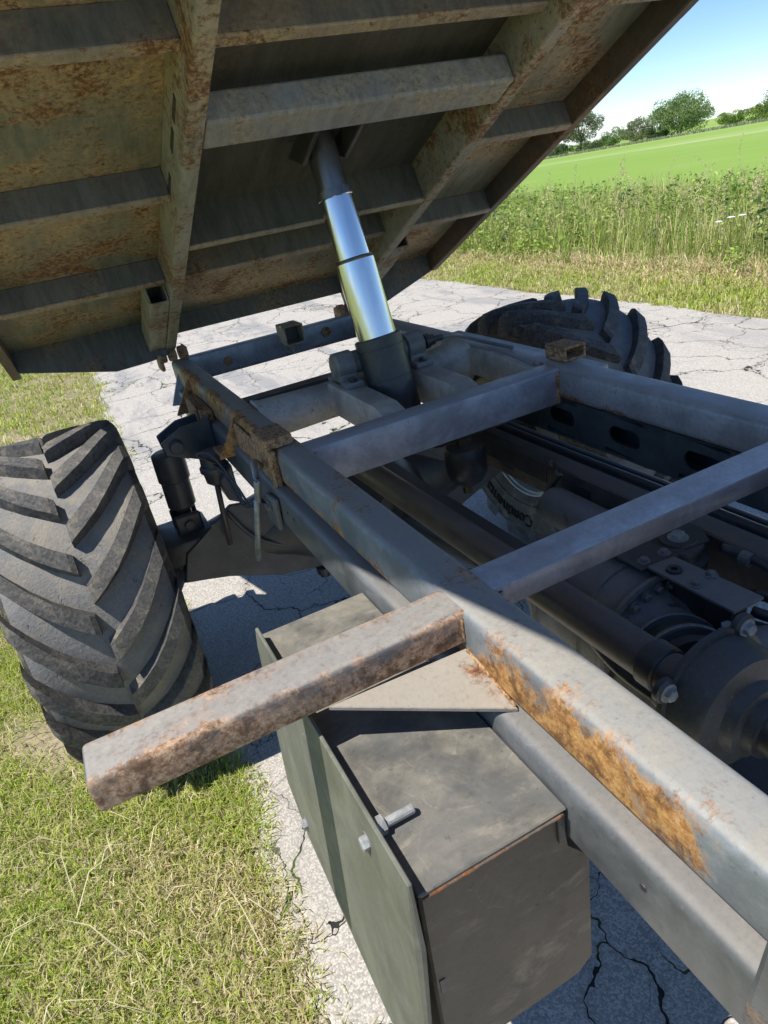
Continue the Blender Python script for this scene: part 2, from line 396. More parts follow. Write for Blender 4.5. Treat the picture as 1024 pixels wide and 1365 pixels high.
def lathe_bm(p, q, prof, seg=28, bm=None, cap=True):
    """profile list (t metres from p toward q, radius)"""
    own = bmesh.new(); p = Vector(p); d = (Vector(q) - p).normalized()
    u = d.orthogonal().normalized(); w = d.cross(u)
    rings = []
    for (t, r) in prof:
        rings.append([own.verts.new(p + d * t + (u * math.cos(a) + w * math.sin(a)) * r) for a in [2 * math.pi * k / seg for k in range(seg)]])
    for a, b in zip(rings, rings[1:]):
        for k in range(seg): own.faces.new([a[k], a[(k + 1) % seg], b[(k + 1) % seg], b[k]])
    if cap:
        own.faces.new(rings[0]); own.faces.new(rings[-1])
    return own if bm is None else merge(bm, own)

def cyl_bm(p, q, r, seg=24, ch=0.003, bm=None):
    L = (Vector(q) - Vector(p)).length
    return lathe_bm(p, q, [(0, r - ch), (ch, r), (L - ch, r), (L, r - ch)], seg, bm)

def pipe_bm(pts, r, seg=8, bm=None, flat=None):
    own = bmesh.new(); P = [Vector(p) for p in pts]; rings = []
    ref = Vector((0.31, 0.22, 0.93))
    for i, p in enumerate(P):
        t = (P[min(i + 1, len(P) - 1)] - P[max(i - 1, 0)]).normalized()
        u = t.cross(ref).normalized(); w = t.cross(u)
        rings.append([own.verts.new(p + (u * math.cos(2 * math.pi * k / seg) + w * math.sin(2 * math.pi * k / seg)) * r) for k in range(seg)])
    for a, b in zip(rings, rings[1:]):
        for k in range(seg): own.faces.new([a[k], a[(k + 1) % seg], b[(k + 1) % seg], b[k]])
    own.faces.new(rings[0]); own.faces.new(rings[-1])
    return own if bm is None else merge(bm, own)

def curve_pts(pts, n=6):
    P = [Vector(p) for p in pts]; out = []
    for i in range(len(P) - 1):
        p0, p1, p2, p3 = P[max(i - 1, 0)], P[i], P[i + 1], P[min(i + 2, len(P) - 1)]
        for k in range(n):
            t = k / n
            out.append(0.5 * ((2 * p1) + (p2 - p0) * t + (2 * p0 - 5 * p1 + 4 * p2 - p3) * t * t + (3 * p1 - p0 - 3 * p2 + p3) * t ** 3))
    out.append(P[-1]); return out

def hexbolt_bm(p, d, r=0.009, h=0.007, washer=True, bm=None):
    p = Vector(p); d = Vector(d).normalized(); own = bmesh.new()
    if washer: lathe_bm(p, p + d, [(0, r * 1.5), (0.002, r * 1.5)], 16, own)
    lathe_bm(p + d * 0.002, p + d, [(0, r), (h * 0.8, r), (h, r * 0.85)], 6, own)
    return own if bm is None else merge(bm, own)

def setting(o, kind='structure', label=None, cat=None):
    o['kind'] = kind
    if label: o['label'] = label
    if cat: o['category'] = cat
    return o

# ------------------------------------------------------------------ ground and road
xs = [-900, -300, -100, -40, -15, -6, -3, -1, 1, 4, 6, 8, 11, 16, 24, 36, 55, 80, 110, 150, 200, 228, 300, 728, 1600, 3000]
ys = [-900, -400, -200, -100, -50, -20, -8, 0, 5, 10, 20, 40, 70, 110, 160, 220, 280, 340, 420, 600, 1000, 2200]
def ground_z(x, y):
    if x <= 8: return -0.012
    yy = min(max(y, 0), 600); over = min(max(x - 228, 0), 500)
    return -0.012 - 0.0104 * (x - 8 if x < 228 else 220) - 0.0192 * yy * min(1, (x - 8) / 60.0) - 0.06 * over
bm = bmesh.new()
G = [[bm.verts.new((x, y, ground_z(x, y))) for y in ys] for x in xs]
for i in range(len(xs) - 1):
    for j in range(len(ys) - 1):
        bm.faces.new([G[i][j], G[i + 1][j], G[i + 1][j + 1], G[i][j + 1]])
setting(obj('ground', bm, 'ground', None, True), label='grass verge soil and open green field beyond the road')

def edge_l(y): return -0.715 + 0.027 * min(y, 9) + 0.022 * math.sin(y * 3.1) + 0.018 * math.sin(y * 7.7 + 1) + 0.010 * math.sin(y * 17.3)
def edge_r(y): return 3.97 + 0.04 * math.sin(y * 1.9) + 0.03 * math.sin(y * 5.3)
bm = bmesh.new(); prev = None
yl = [-60, -30, -12, -5] + [-2 + 0.1 * k for k in range(150)] + [14, 18, 25, 40, 70, 120, 200, 300]
for y in yl:
    row = [bm.verts.new((x, y, z)) for x, z in ((edge_l(y) - 0.03, -0.012), (edge_l(y), 0.0), (1.6, 0.004), (edge_r(y), 0.0), (edge_r(y) + 0.05, -0.012))]
    if prev:
        for k in range(4): bm.faces.new([prev[k], prev[k + 1], row[k + 1], row[k]])
    prev = row
setting(obj('road', bm, 'road'), label='bleached cracked asphalt lane')

# ------------------------------------------------------------------ grass and weeds (uncountable)
def blades(name, base, h, w, lean, az, tint, mid=0.5, droop=0.35):
    """flat tapering blades with one bend; all arrays of length n"""
    n = len(base); d = np.stack([np.cos(az), np.sin(az)], 1)
    side = np.stack([-d[:, 1], d[:, 0]], 1) * (w * 0.5)[:, None]
    V = np.zeros((n, 5, 3))
    V[:, 0, :2] = base[:, :2] - side; V[:, 1, :2] = base[:, :2] + side
    V[:, 0, 2] = V[:, 1, 2] = base[:, 2]
    off = d * (lean * h * mid * 0.7)[:, None]
    V[:, 2, :2] = base[:, :2] + off + side * 0.75; V[:, 3, :2] = base[:, :2] + off - side * 0.75
    zm = base[:, 2] + h * mid * np.sqrt(np.clip(1 - (lean * 0.7) ** 2, 0.05, 1))
    V[:, 2, 2] = V[:, 3, 2] = zm
    V[:, 4, :2] = base[:, :2] + d * (lean * h)[:, None]
    V[:, 4, 2] = zm + h * (1 - mid) * (np.clip(1 - lean * (1 + droop), -0.6, 1))
    V[:, 4, 2] = np.maximum(V[:, 4, 2], base[:, 2] + 0.004)
    idx = np.arange(n)[:, None] * 5
    quads = np.concatenate([idx + 0, idx + 1, idx + 2, idx + 3], 1); tris = np.concatenate([idx + 3, idx + 2, idx + 4], 1)
    me = bpy.data.meshes.new(name)
    me.vertices.add(n * 5); me.vertices.foreach_set('co', V.reshape(-1).astype(np.float32))
    loops = np.concatenate([quads, tris], 1).reshape(-1)
    me.loops.add(n * 7); me.loops.foreach_set('vertex_index', loops.astype(np.int32))
    me.polygons.add(n * 2)
    st = (np.arange(n)[:, None] * 7 + np.array([0, 4])[None]).reshape(-1)
    me.polygons.foreach_set('loop_start', st.astype(np.int32))
    at = me.color_attributes.new('tint', 'FLOAT_COLOR', 'POINT')
    c = np.ones((n, 5, 4)); c[:, :, :3] = tint[:, None, :]
    at.data.foreach_set('color', c.reshape(-1).astype(np.float32))
    me.update(calc_edges=True); me.validate()
    me.materials.append(MAT['leaf'])
    o = bpy.data.objects.new(name, me); COL.objects.link(o); return o

GREEN = np.array([[0.36, 0.45, 0.06], [0.46, 0.53, 0.09], [0.27, 0.38, 0.05], [0.55, 0.58, 0.17]])
STRAW = np.array([[0.62, 0.54, 0.28], [0.74, 0.66, 0.42], [0.52, 0.44, 0.22]])
def vnoise(x, y, s, k=0):
    return (np.sin(x * s + 1.3 * np.sin(y * s * 0.7 + k)) + np.sin(y * s * 1.13 + 2.1 * np.sin(x * s * 0.61 + 2 * k)) + np.sin((x + y) * s * 1.9 + k) * 0.6) / 2.6
def tints(x, y, green_bias, s=3.0):
    g = vnoise(x, y, s) * 0.30 + vnoise(x, y, s * 3.1, 2) * 0.2 + rng.normal(0, 0.30, len(x)) + green_bias
    isg = g > 0
    t = np.where(isg[:, None], GREEN[rng.integers(0, 4, len(x))], STRAW[rng.integers(0, 3, len(x))])
    return t * rng.uniform(0.75, 1.25, (len(x), 1))
def sward(name, n, x0, x1, y0, y1, hr, wr, gb, edge=None, thin=0.0, label=''):
    x = rng.uniform(x0, x1, n); y = rng.uniform(y0, y1, n)
    # tufts
    k = rng.random(n) < 0.55
    cx = rng.uniform(x0, x1, n // 22); cy = rng.uniform(y0, y1, n // 22); pick = rng.integers(0, len(cx), n)
    x = np.where(k, cx[pick] + rng.normal(0, 0.028, n), x); y = np.where(k, cy[pick] + rng.normal(0, 0.028, n), y)
    keep = (x < x1) & (x > x0)
    if edge is not None:
        e = -0.715 + 0.027 * np.minimum(y, 9) + 0.022 * np.sin(y * 3.1) + 0.018 * np.sin(y * 7.7 + 1) + 0.01 * np.sin(y * 17.3)
        keep &= (x < e + 0.012 + rng.exponential(0.012, n))
    if thin > 0: keep &= ~((vnoise(x, y, 4.3, 5) + rng.normal(0, 0.25, n)) > 1.0 - thin)
    x = x[keep]; y = y[keep]; n = len(x)
    h = rng.uniform(*hr, n) * (0.75 + 0.35 * (vnoise(x, y, 2.7, 1) + 1) / 1.6); w = rng.uniform(*wr, n)
    base = np.stack([x, y, np.full(n, -0.013)], 1)
    o = blades(name, base, h, w, np.clip(rng.beta(2.2, 1.6, n) * 1.05, 0.1, 0.98), rng.uniform(0, 2 * math.pi, n), tints(x, y, gb))
    return setting(o, 'stuff', label, 'grass')
sward('near_grass', 190000, -2.7, -0.6, -0.35, 2.6, (0.025, 0.070), (0.0020, 0.0042), 0.15, edge=True, thin=0.52, label='short patchy green and dry grass verge beside the left wheel')
sward('verge_grass', 80000, -5.5, -0.4, 2.6, 12.0, (0.04, 0.10), (0.005, 0.011), 0.16, edge=True, thin=0.2, label='sunlit grass verge behind the left wheel')
sward('mown_grass', 80000, 3.97, 5.35, 1.0, 18.0, (0.03, 0.11), (0.005, 0.012), 0.10, label='mown pale grass strip along the far road edge')

# tall weeds
def tall(name, n, x0, x1, y0, y1, hr, wr, cols, lean=(0.05, 0.45), label='', cat='weeds', dens=None):
    x = rng.uniform(x0, x1, n); y = rng.uniform(y0, y1, n)
    if dens is not None:
        k = dens(x, y) + rng.normal(0, 0.3, n) > 0; x = x[k]; y = y[k]; n = len(x)
    ramp = np.clip((x - x0) / 0.5, 0.35, 1)
    h = rng.uniform(*hr, n) * ramp * (0.85 + 0.2 * vnoise(x, y, 1.3, 3)); w = rng.uniform(*wr, n)
    zz = np.array([ground_z(a, b) for a, b in zip(x, y)])
    t = cols[rng.integers(0, len(cols), n)] * rng.uniform(0.7, 1.3, (n, 1))
    o = blades(name, np.stack([x, y, zz], 1), h, w, rng.uniform(*lean, n), rng.uniform(0, 6.28, n), t, mid=0.6)
    return setting(o, 'stuff', label, cat)
TALLG = np.array([[0.34, 0.45, 0.09], [0.44, 0.52, 0.14], [0.26, 0.38, 0.08], [0.54, 0.56, 0.22]])
tall('tall_grass', 42000, 5.05, 10.5, 0.5, 22.0, (0.32, 0.80), (0.006, 0.014), TALLG, lean=(0.1, 0.75), label='tall green wild grass at the field edge', cat='grass')
tall('dry_stalks', 15000, 5.05, 9.5, 0.5, 22.0, (0.45, 1.06), (0.004, 0.009), np.array([[0.62, 0.54, 0.26], [0.54, 0.50, 0.22], [0.68, 0.58, 0.34]]),
     (0.05, 0.75), 'dry straw coloured stalks standing among the weeds', 'grass', dens=lambda x, y: vnoise(x, y, 1.4, 4))
tall('straw_litter', 9000, 4.75, 5.35, 0.5, 20.0, (0.15, 0.4), (0.006, 0.014), np.array([[0.72, 0.60, 0.38], [0.64, 0.52, 0.30]]),
     (0.8, 0.98), 'pale cut straw lying along the foot of the weeds', 'straw')

x_ = rng.uniform(-2.6, -0.75, 420); y_ = rng.uniform(-0.3, 3.0, 420)
o = blades('loose_straw', np.stack([x_, y_, np.full(420, 0.012)], 1), rng.uniform(0.06, 0.22, 420), rng.uniform(0.002, 0.004, 420), np.full(420, 0.98), rng.uniform(0, 6.28, 420), np.array([[0.78, 0.70, 0.46]]) * rng.uniform(0.8, 1.1, (420, 1)), mid=0.5)
setting(o, 'stuff', 'loose dry straw lying on the near grass', 'straw')

# broad leaved weeds: leaf quads on upright stems, with pale seed plumes
def leaf_cloud(name, P, size, tint, parent=None, flat=0.0):
    n = len(P)
    a = rng.normal(size=(n, 3)); a[:, 2] *= (1 - flat); a /= np.linalg.norm(a, axis=1)[:, None] + 1e-9
    b = rng.normal(size=(n, 3)); b -= a * (a * b).sum(1)[:, None]; b /= np.linalg.norm(b, axis=1)[:, None] + 1e-9
    s = size[:, None]
    V = np.stack([P - a * s, P + b * s * 0.45, P + a * s, P - b * s * 0.45], 1)
    me = bpy.data.meshes.new(name)
    me.vertices.add(n * 4); me.vertices.foreach_set('co', V.reshape(-1).astype(np.float32))
    me.loops.add(n * 4); me.loops.foreach_set('vertex_index', np.arange(n * 4, dtype=np.int32))
    me.polygons.add(n); me.polygons.foreach_set('loop_start', (np.arange(n) * 4).astype(np.int32))
    at = me.color_attributes.new('tint', 'FLOAT_COLOR', 'POINT')
    c = np.ones((n, 4, 4)); c[:, :, :3] = tint[:, None, :]
    at.data.foreach_set('color', c.reshape(-1).astype(np.float32))
    me.update(calc_edges=True); me.validate(); me.materials.append(MAT['leaf'])
    o = bpy.data.objects.new(name, me); COL.objects.link(o); o.parent = parent; return o

ns = 2600
sx = rng.uniform(5.15, 8.8, ns); sy = rng.uniform(0.5, 20, ns)
k = vnoise(sx, sy, 1.1, 7) + rng.normal(0, 0.35, ns) > -0.15; sx = sx[k]; sy = sy[k]; ns = len(sx)
hh = rng.uniform(0.22, 0.70, ns) * np.clip((sx - 5.0) / 0.45, 0.4, 1)
per = 34
u = rng.random((ns, per)) ** 0.8
P = np.stack([sx[:, None] + rng.normal(0, 0.05, (ns, per)), sy[:, None] + rng.normal(0, 0.05, (ns, per)), u * hh[:, None] + 0.02], 2)
dark = (rng.random(ns) < 0.10)
tc = np.where(dark[:, None], np.array([[0.10, 0.17, 0.06]]), TALLG[rng.integers(0, 3, ns)] * 0.95)
T = np.repeat(tc[:, None, :], per, 1) * rng.uniform(0.75, 1.3, (ns, per, 1))
for i_ in range(ns): P[i_, :, 2] += ground_z(float(sx[i_]), float(sy[i_]))
setting(leaf_cloud('leafy_weeds', P.reshape(-1, 3), rng.uniform(0.016, 0.045, ns * per), T.reshape(-1, 3), flat=0.3), 'stuff',
        'broad leaved green weeds at the field edge', 'weeds')
npl = 150
px_ = rng.uniform(5.3, 8.6, npl); py_ = rng.uniform(1, 18, npl)
per = 70; u = rng.random((npl, per))
az_ = rng.uniform(0, 6.28, npl); ln = rng.uniform(0.1, 0.9, npl); top = rng.uniform(0.66, 1.08, npl)
P = np.stack([px_[:, None] + np.cos(az_)[:, None] * ln[:, None] * (u ** 1.6) * 0.35 + rng.normal(0, 0.010, (npl, per)),
              py_[:, None] + np.sin(az_)[:, None] * ln[:, None] * (u ** 1.6) * 0.35 + rng.normal(0, 0.010, (npl, per)),
              top[:, None] * (0.72 + 0.28 * u)], 2)
# thin stems under the plumes
u2 = np.linspace(0, 0.72, 24)[None].repeat(npl, 0)
P2 = np.stack([px_[:, None] + 0 * u2, py_[:, None] + 0 * u2, top[:, None] * u2], 2)
TT = np.repeat(np.array([[[0.66, 0.57, 0.33]]]), npl * (per + 24), 0).reshape(-1, 3) * rng.uniform(0.8, 1.2, (npl * (per + 24), 1))
setting(leaf_cloud('seed_plumes', np.concatenate([P.reshape(-1, 3), P2.reshape(-1, 3)]), np.concatenate([rng.uniform(0.006, 0.015, npl * per), np.full(npl * 24, 0.02)]), TT),
        'stuff', 'pale feathery seed heads rising above the weeds', 'grass')

# pale strip of rank grass at the far field edge
n = 16000
y = rng.uniform(60, 420, n); x = rng.uniform(197, 203, n)
zz = np.array([ground_z(a, b) for a, b in zip(x, y)])
o = blades('field_edge_grass', np.stack([x, y, zz], 1), rng.uniform(0.5, 1.3, n), rng.uniform(0.15, 0.4, n), rng.uniform(0.1, 0.5, n), rng.uniform(0, 6.28, n),
           np.array([[0.36, 0.38, 0.24]]) * rng.uniform(0.8, 1.2, (n, 1)))
setting(o, 'stuff', 'pale rank grass line at the far edge of the field', 'grass')

# three white umbel flowers among the weeds
def flower(x, y, h, label):
    e = bpy.data.objects.new('umbel_flower', None); COL.objects.link(e); e.location = (x, y, -0.012)
    e['label'] = label; e['category'] = 'flower'; e['group'] = 'white flowers in the weeds'
    o = obj('stem', pipe_bm(curve_pts([(0, 0, 0), (0.01, 0, h * 0.5), (0, 0.01, h - 0.05)]), 0.004, 6), 'leafstem', e)
    bm = bmesh.new()
    for k in range(26):
        r = 0.034 * math.sqrt(k / 26); a = k * 2.4
        lathe_bm((r * math.cos(a), r * math.sin(a), h - 0.006 - r * 0.2), (r * math.cos(a), r * math.sin(a), h + 1), [(0, 0.003), (0.004, 0.006), (0.008, 0.002)], 6, bm)
    obj('flower_head', bm, 'petal', e)
M = Mat('weed_stem'); MAT['leafstem'] = M.done(M.mix(M.noise(20), (0.12, 0.18, 0.05), (0.2, 0.24, 0.08)), 0.7)
M = Mat('white_petals'); MAT['petal'] = M.done(M.mix(M.noise(90), (0.72, 0.72, 0.68), (0.85, 0.85, 0.82)), 0.7)
flower(5.42, 4.33, 0.50, 'middle and widest white flower head among the weeds')
flower(5.48, 4.52, 0.45, 'lowest white flower head, to the left among the weeds')
flower(5.40, 4.19, 0.52, 'rightmost white flower head among the weeds')

# ------------------------------------------------------------------ trees along the far edge of the field
def tree(name, label, x, y, h, rx, ry, trunk_h, nclump, nleaf, cols, leafsize, group, squash=1.0, seed=1, airy=0.0, low=0.12):
    rs = np.random.default_rng(seed)
    z0 = ground_z(x, y)
    e = bpy.data.objects.new(name, None); COL.objects.link(e); e.location = (x, y, z0)
    e['label'] = label; e['category'] = 'tree' if 'tree' in name else 'shrub'; e['group'] = group
    bm = bmesh.new(); r0 = h * 0.028
    tip = h * 0.72
    pipe_pts = curve_pts([(0, 0, -0.3), (r0 * 0.5, 0, h * 0.2), (-r0, r0, h * 0.45), (0, 0, tip)], 4)
    seg = 8; prev = None
    for i, p in enumerate(pipe_pts):
        r = r0 * (1 - 0.85 * i / (len(pipe_pts) - 1))
        ring = [bm.verts.new(p + Vector((math.cos(6.283 * k / seg), math.sin(6.283 * k / seg), 0)) * r) for k in range(seg)]
        if prev:
            for k in range(seg): bm.faces.new([prev[k], prev[(k + 1) % seg], ring[(k + 1) % seg], ring[k]])
        prev = ring
    cl = []
    for _ in range(nclump):
        for _t in range(40):
            v = rs.normal(size=3); v /= np.linalg.norm(v); v *= rs.uniform(0.35, 1.0) ** 0.6
            z = trunk_h + (h - trunk_h) * (0.5 + 0.5 * v[2])
            taper = 1.0 - 0.25 * max(0, v[2])
            c = np.array([v[0] * rx * taper, v[1] * ry * taper, z])
            if z > h * low: break
        cl.append(c)
    for c in cl[::2]:
        s = Vector((0, 0, min(max(c[2] * 0.45, h * 0.15), tip)))
        pipe_bm([s, s.lerp(Vector(c), 0.5) + Vector((0, 0, h * 0.02)), Vector(c)], r0 * 0.16, 5, bm)
    obj('trunk', bm, 'bark', e, True)
    Ps, Ts, Ss = [], [], []
    cr = (rx + ry) * 0.5 * (0.36 - 0.12 * airy)
    for c in cl:
        k = nleaf // nclump
        d = rs.normal(size=(k, 3)); d /= np.linalg.norm(d, axis=1)[:, None]
        rad = cr * rs.uniform(0.6, 1.25) * rs.uniform(0.35, 1.0, (k, 1)) ** 0.5
        Ps.append(c + d * rad * np.array([1, 1, 0.75 * squash]))
        base = cols[rs.integers(0, len(cols))]
        Ts.append(base * rs.uniform(0.75, 1.25, (k, 1)) * np.ones((1, 3)))
        Ss.append(rs.uniform(0.6, 1.3, k) * leafsize)
    P = np.concatenate(Ps); P[:, 2] = np.maximum(P[:, 2], 0.05)
    leaf_cloud('crown', P, np.concatenate(Ss), np.concatenate(Ts), e)
    return e
LG = np.array([[0.13, 0.20, 0.06], [0.17, 0.24, 0.08], [0.10, 0.155, 0.055], [0.20, 0.265, 0.10]])
DG = np.array([[0.08, 0.13, 0.05], [0.10, 0.16, 0.06], [0.07, 0.11, 0.05]])
YG = np.array([[0.25, 0.33, 0.07], [0.21, 0.29, 0.07], [0.16, 0.24, 0.06]])
GG = np.array([[0.17, 0.20, 0.10], [0.20, 0.225, 0.11], [0.14, 0.17, 0.085]])
LG = LG * 1.35; DG = DG * 1.25; GG = GG * 1.3; YG = YG * 1.15
TG = 'trees along the far edge of the field'
tree('field_tree', 'tall airy grey green tree just right of the tipped bed', 217, 250, 17.5, 8.0, 9.5, 3.5, 60, 12000, GG * 0.8, 0.30, TG, seed=3, airy=0.55)
tree('field_tree', 'largest tree on the horizon, broad rounded green crown', 218, 199, 12.4, 7.5, 11.0, 1.5, 70, 17000, LG, 0.30, TG, seed=5, low=0.05)
tree('field_tree', 'lower grey green tree left of the largest tree', 216, 217.5, 8.2, 5.0, 7.5, 0.6, 36, 7500, GG, 0.26, TG, seed=8, low=0.02)
tree('field_tree', 'small round tree at the left end of the middle clump', 216, 230, 6.8, 4.0, 5.5, 0.5, 24, 5000, LG, 0.26, TG, seed=9, low=0.02)
tree('field_tree', 'dark green tree at the right edge above yellow green shrubs', 222, 165, 7.6, 5.0, 6.5, 0.6, 36, 7000, DG, 0.26, TG, seed=12, low=0.02)
SG = 'shrubs along the far edge of the field'
tree('field_shrub', 'bright yellow green shrub right of the largest tree', 214, 174.5, 5.0, 3.0, 5.5, 0.2, 20, 4000, YG, 0.24, SG, seed=21, low=0.0)
tree('field_shrub', 'yellow green shrub at the right edge of the field horizon', 213, 165.5, 5.0, 3.0, 5.5, 0.2, 20, 4000, YG, 0.24, SG, seed=22, low=0.0)
tree('field_shrub', 'far right rounded shrub, partly out of the picture', 213, 156.5, 5.4, 3.0, 6.0, 0.2, 20, 4000, YG * 0.8, 0.24, SG, seed=26, low=0.0)
tree('field_shrub', 'low dark shrub at the foot of the airy tree', 213, 240, 3.4, 3.0, 9.0, 0.2, 26, 5000, DG, 0.24, SG, seed=23, low=0.0)
tree('field_shrub', 'low dark shrub beside the edge of the tipped bed', 213, 259, 4.2, 3.0, 8.0, 0.2, 26, 5000, DG, 0.24, SG, seed=24, low=0.0)
tree('field_shrub', 'dark shrub under the left side of the largest tree', 214, 206, 4.0, 3.0, 6.0, 0.2, 22, 4500, DG, 0.24, SG, seed=25, low=0.0)

# ------------------------------------------------------------------ the tipper truck (one thing); its parts are in truck coordinates
truck = bpy.data.objects.new('tipper_truck', None); COL.objects.link(truck)
truck.location = (0, 0, -0.10)
truck['label'] = 'weathered tipper truck chassis with raised rusty bed on the road'
truck['category'] = 'truck'

# --- subframe
rl = obj('subframe_rail', box_bm(-0.392, -0.326, -1.55, 1.975, 0.980, 1.060, 0.013, 3), 'rail', truck, 40)
rl['label'] = 'left subframe rail with a large orange rust patch near the camera'
rr = obj('subframe_rail', box_bm(0.324, 0.402, -1.55, 1.975, 0.980, 1.060, 0.017, 3), 'rail_far', truck, 40)
cm1 = obj('crossmember', box_bm(-0.337, 0.337, 0.0, 0.064, 1.022, 1.0592, 0.006, 2), 'cross', truck, 40)
cm2 = obj('crossmember', box_bm(-0.340, 0.340, 0.676, 0.740, 0.967, 1.0590, 0.008, 2), 'cross_far', truck, 40)
cm3 = obj('crossmember', box_bm(-0.335, 0.335, 1.90, 1.955, 0.978, 1.066, 0.006, 2), 'rail_far', truck, 40)
obj('crossmember', box_bm(-0.3255, 0.3235, -0.92, -0.856, 0.98, 1.0585, 0.006, 2), 'cross', truck, 40)
st = obj('outrigger', box_bm(-0.846, -0.380, -0.015, 0.052, 1.010, 1.0575, 0.007, 3), 'outrigger', truck, 40)
st['label'] = 'rust blotched side outrigger reaching over the left wheel'
obj('gusset_plate', prism_bm([(-0.584, -0.0145, 1.013), (-0.3925, -0.122, 0.984), (-0.3925, -0.0145, 1.004)], (0, 0, -0.006), 0.001), 'gusset', st)
# weld beads along the outrigger and crossmembers
def weld(p, q, parent, r=0.004):
    n = max(4, int((Vector(q) - Vector(p)).length / 0.006)); bm = bmesh.new()
    pts = [Vector(p).lerp(Vector(q), i / n) for i in range(n + 1)]
    L = (Vector(q) - Vector(p)).length
    prof = []
    for i in range(n + 1):
        prof.append((L * i / n, r * (0.75 + 0.45 * random.random())))
    obj('weld_bead', lathe_bm(p, q, prof, 8), 'rusty', parent, True)
weld((-0.3935, -0.0155, 1.016), (-0.3935, -0.0155, 1.05), st, 0.0022)
weld((-0.3935, -0.118, 0.985), (-0.3935, -0.02, 1.004), st, 0.0025)
weld((-0.3245, -0.002, 1.0315), (-0.3245, -0.002, 1.053), cm1, 0.003)
weld((0.323, 0.675, 0.972), (0.323, 0.675, 1.05), cm2, 0.005)
weld((-0.325, 0.675, 0.972), (-0.325, 0.675, 1.05), cm2, 0.005)
# leaning rusty post at the front of the left rail (bottom right of the picture)
obj('support_post', prism_bm([(-0.452, -0.461, 0.985), (-0.398, -0.452, 1.00), (-0.43, -0.492, 1.2), (-0.503, -0.502, 1.2)], (0.012, -0.05, 0.0), 0.003), 'outrigger', truck)
# sockets and rusty side brackets
def socket_saddle(parent):
    bm = box_bm(-0.412, -0.346, 0.735, 0.838, 1.062, 1.086, 0.004, 2)
    box_bm(-0.410, -0.393, 0.722, 0.750, 0.935, 1.062, 0.003, 1, bm)
    box_bm(-0.404, -0.3935, 0.750, 0.845, 0.94, 1.058, 0.003, 1, bm)
    return obj('socket_bracket', bm, 'rusty', parent)
socket_saddle(rl)
obj('side_plate', box_bm(-0.402, -0.3935, 0.846, 1.06, 0.945, 1.045, 0.003, 1), 'rusty', rl)
bm = prism_bm([(-0.3935, 1.075, 1.05), (-0.455, 1.075, 0.955), (-0.3935, 1.075, 0.955)], (0, 0.012, 0))
box_bm(-0.452, -0.3935, 1.087, 1.16, 0.955, 0.967, 0.002, 1, bm)
obj('gusset_bracket', bm, 'rail', rl)
bm = box_bm(-0.43, -0.3935, 1.36, 1.60, 0.93, 1.012, 0.004, 1)
box_bm(-0.437, -0.431, 1.40, 1.46, 0.915, 1.025, 0.002, 1, bm)
obj('side_bracket', bm, 'rusty', rl)
bm = prism_bm([(-0.3935, 1.66, 1.05), (-0.46, 1.66, 0.94), (-0.3935, 1.66, 0.94)], (0, 0.012, 0))
obj('gusset_bracket', prism_bm([(-0.3935, 1.86, 1.03), (-0.445, 1.84, 0.93), (-0.3935, 1.80, 0.93)], (0, 0.012, 0)), 'rail', rl)
obj('gusset_bracket', bm, 'rail', rl)
obj('socket_tube', tube_bm(0.358, 0.424, 1.0615, 1.098, 0.686, 0.766, 0.006, 1), 'rusty', rr)
obj('side_strip', box_bm(0.4025, 0.435, 0.62, 1.30, 1.02, 1.052, 0.004, 1), 'rail_far', rr)
# small square stub on the rear crossmember
bm = tube_bm(0.005, 0.08, 1.035, 1.105, 1.80, 1.8985, 0.005, 1)
prism_bm([(0.02, 1.8985, 1.034), (0.07, 1.8985, 1.034), (0.055, 1.8985, 0.985)], (0, -0.012, 0), 0, bm)
sb_ = obj('stub_tube', bm, 'bedbeam', cm3)
obj('stub_stop', box_bm(0.012, 0.073, 1.85, 1.855, 1.042, 1.098), 'black', cm3)
obj('hole_boss', lathe_bm((0.20, 1.8985, 1.03), (0.20, 1.8, 1.03), [(0, 0.02), (0.008, 0.018), (0.008, 0.011), (0.002, 0.010)], 18), 'rusty', cm3)
obj('hole_boss', lathe_bm((-0.20, 1.8985, 1.02), (-0.20, 1.8, 1.02), [(0, 0.018), (0.004, 0.016)], 18), 'rusty', cm3)

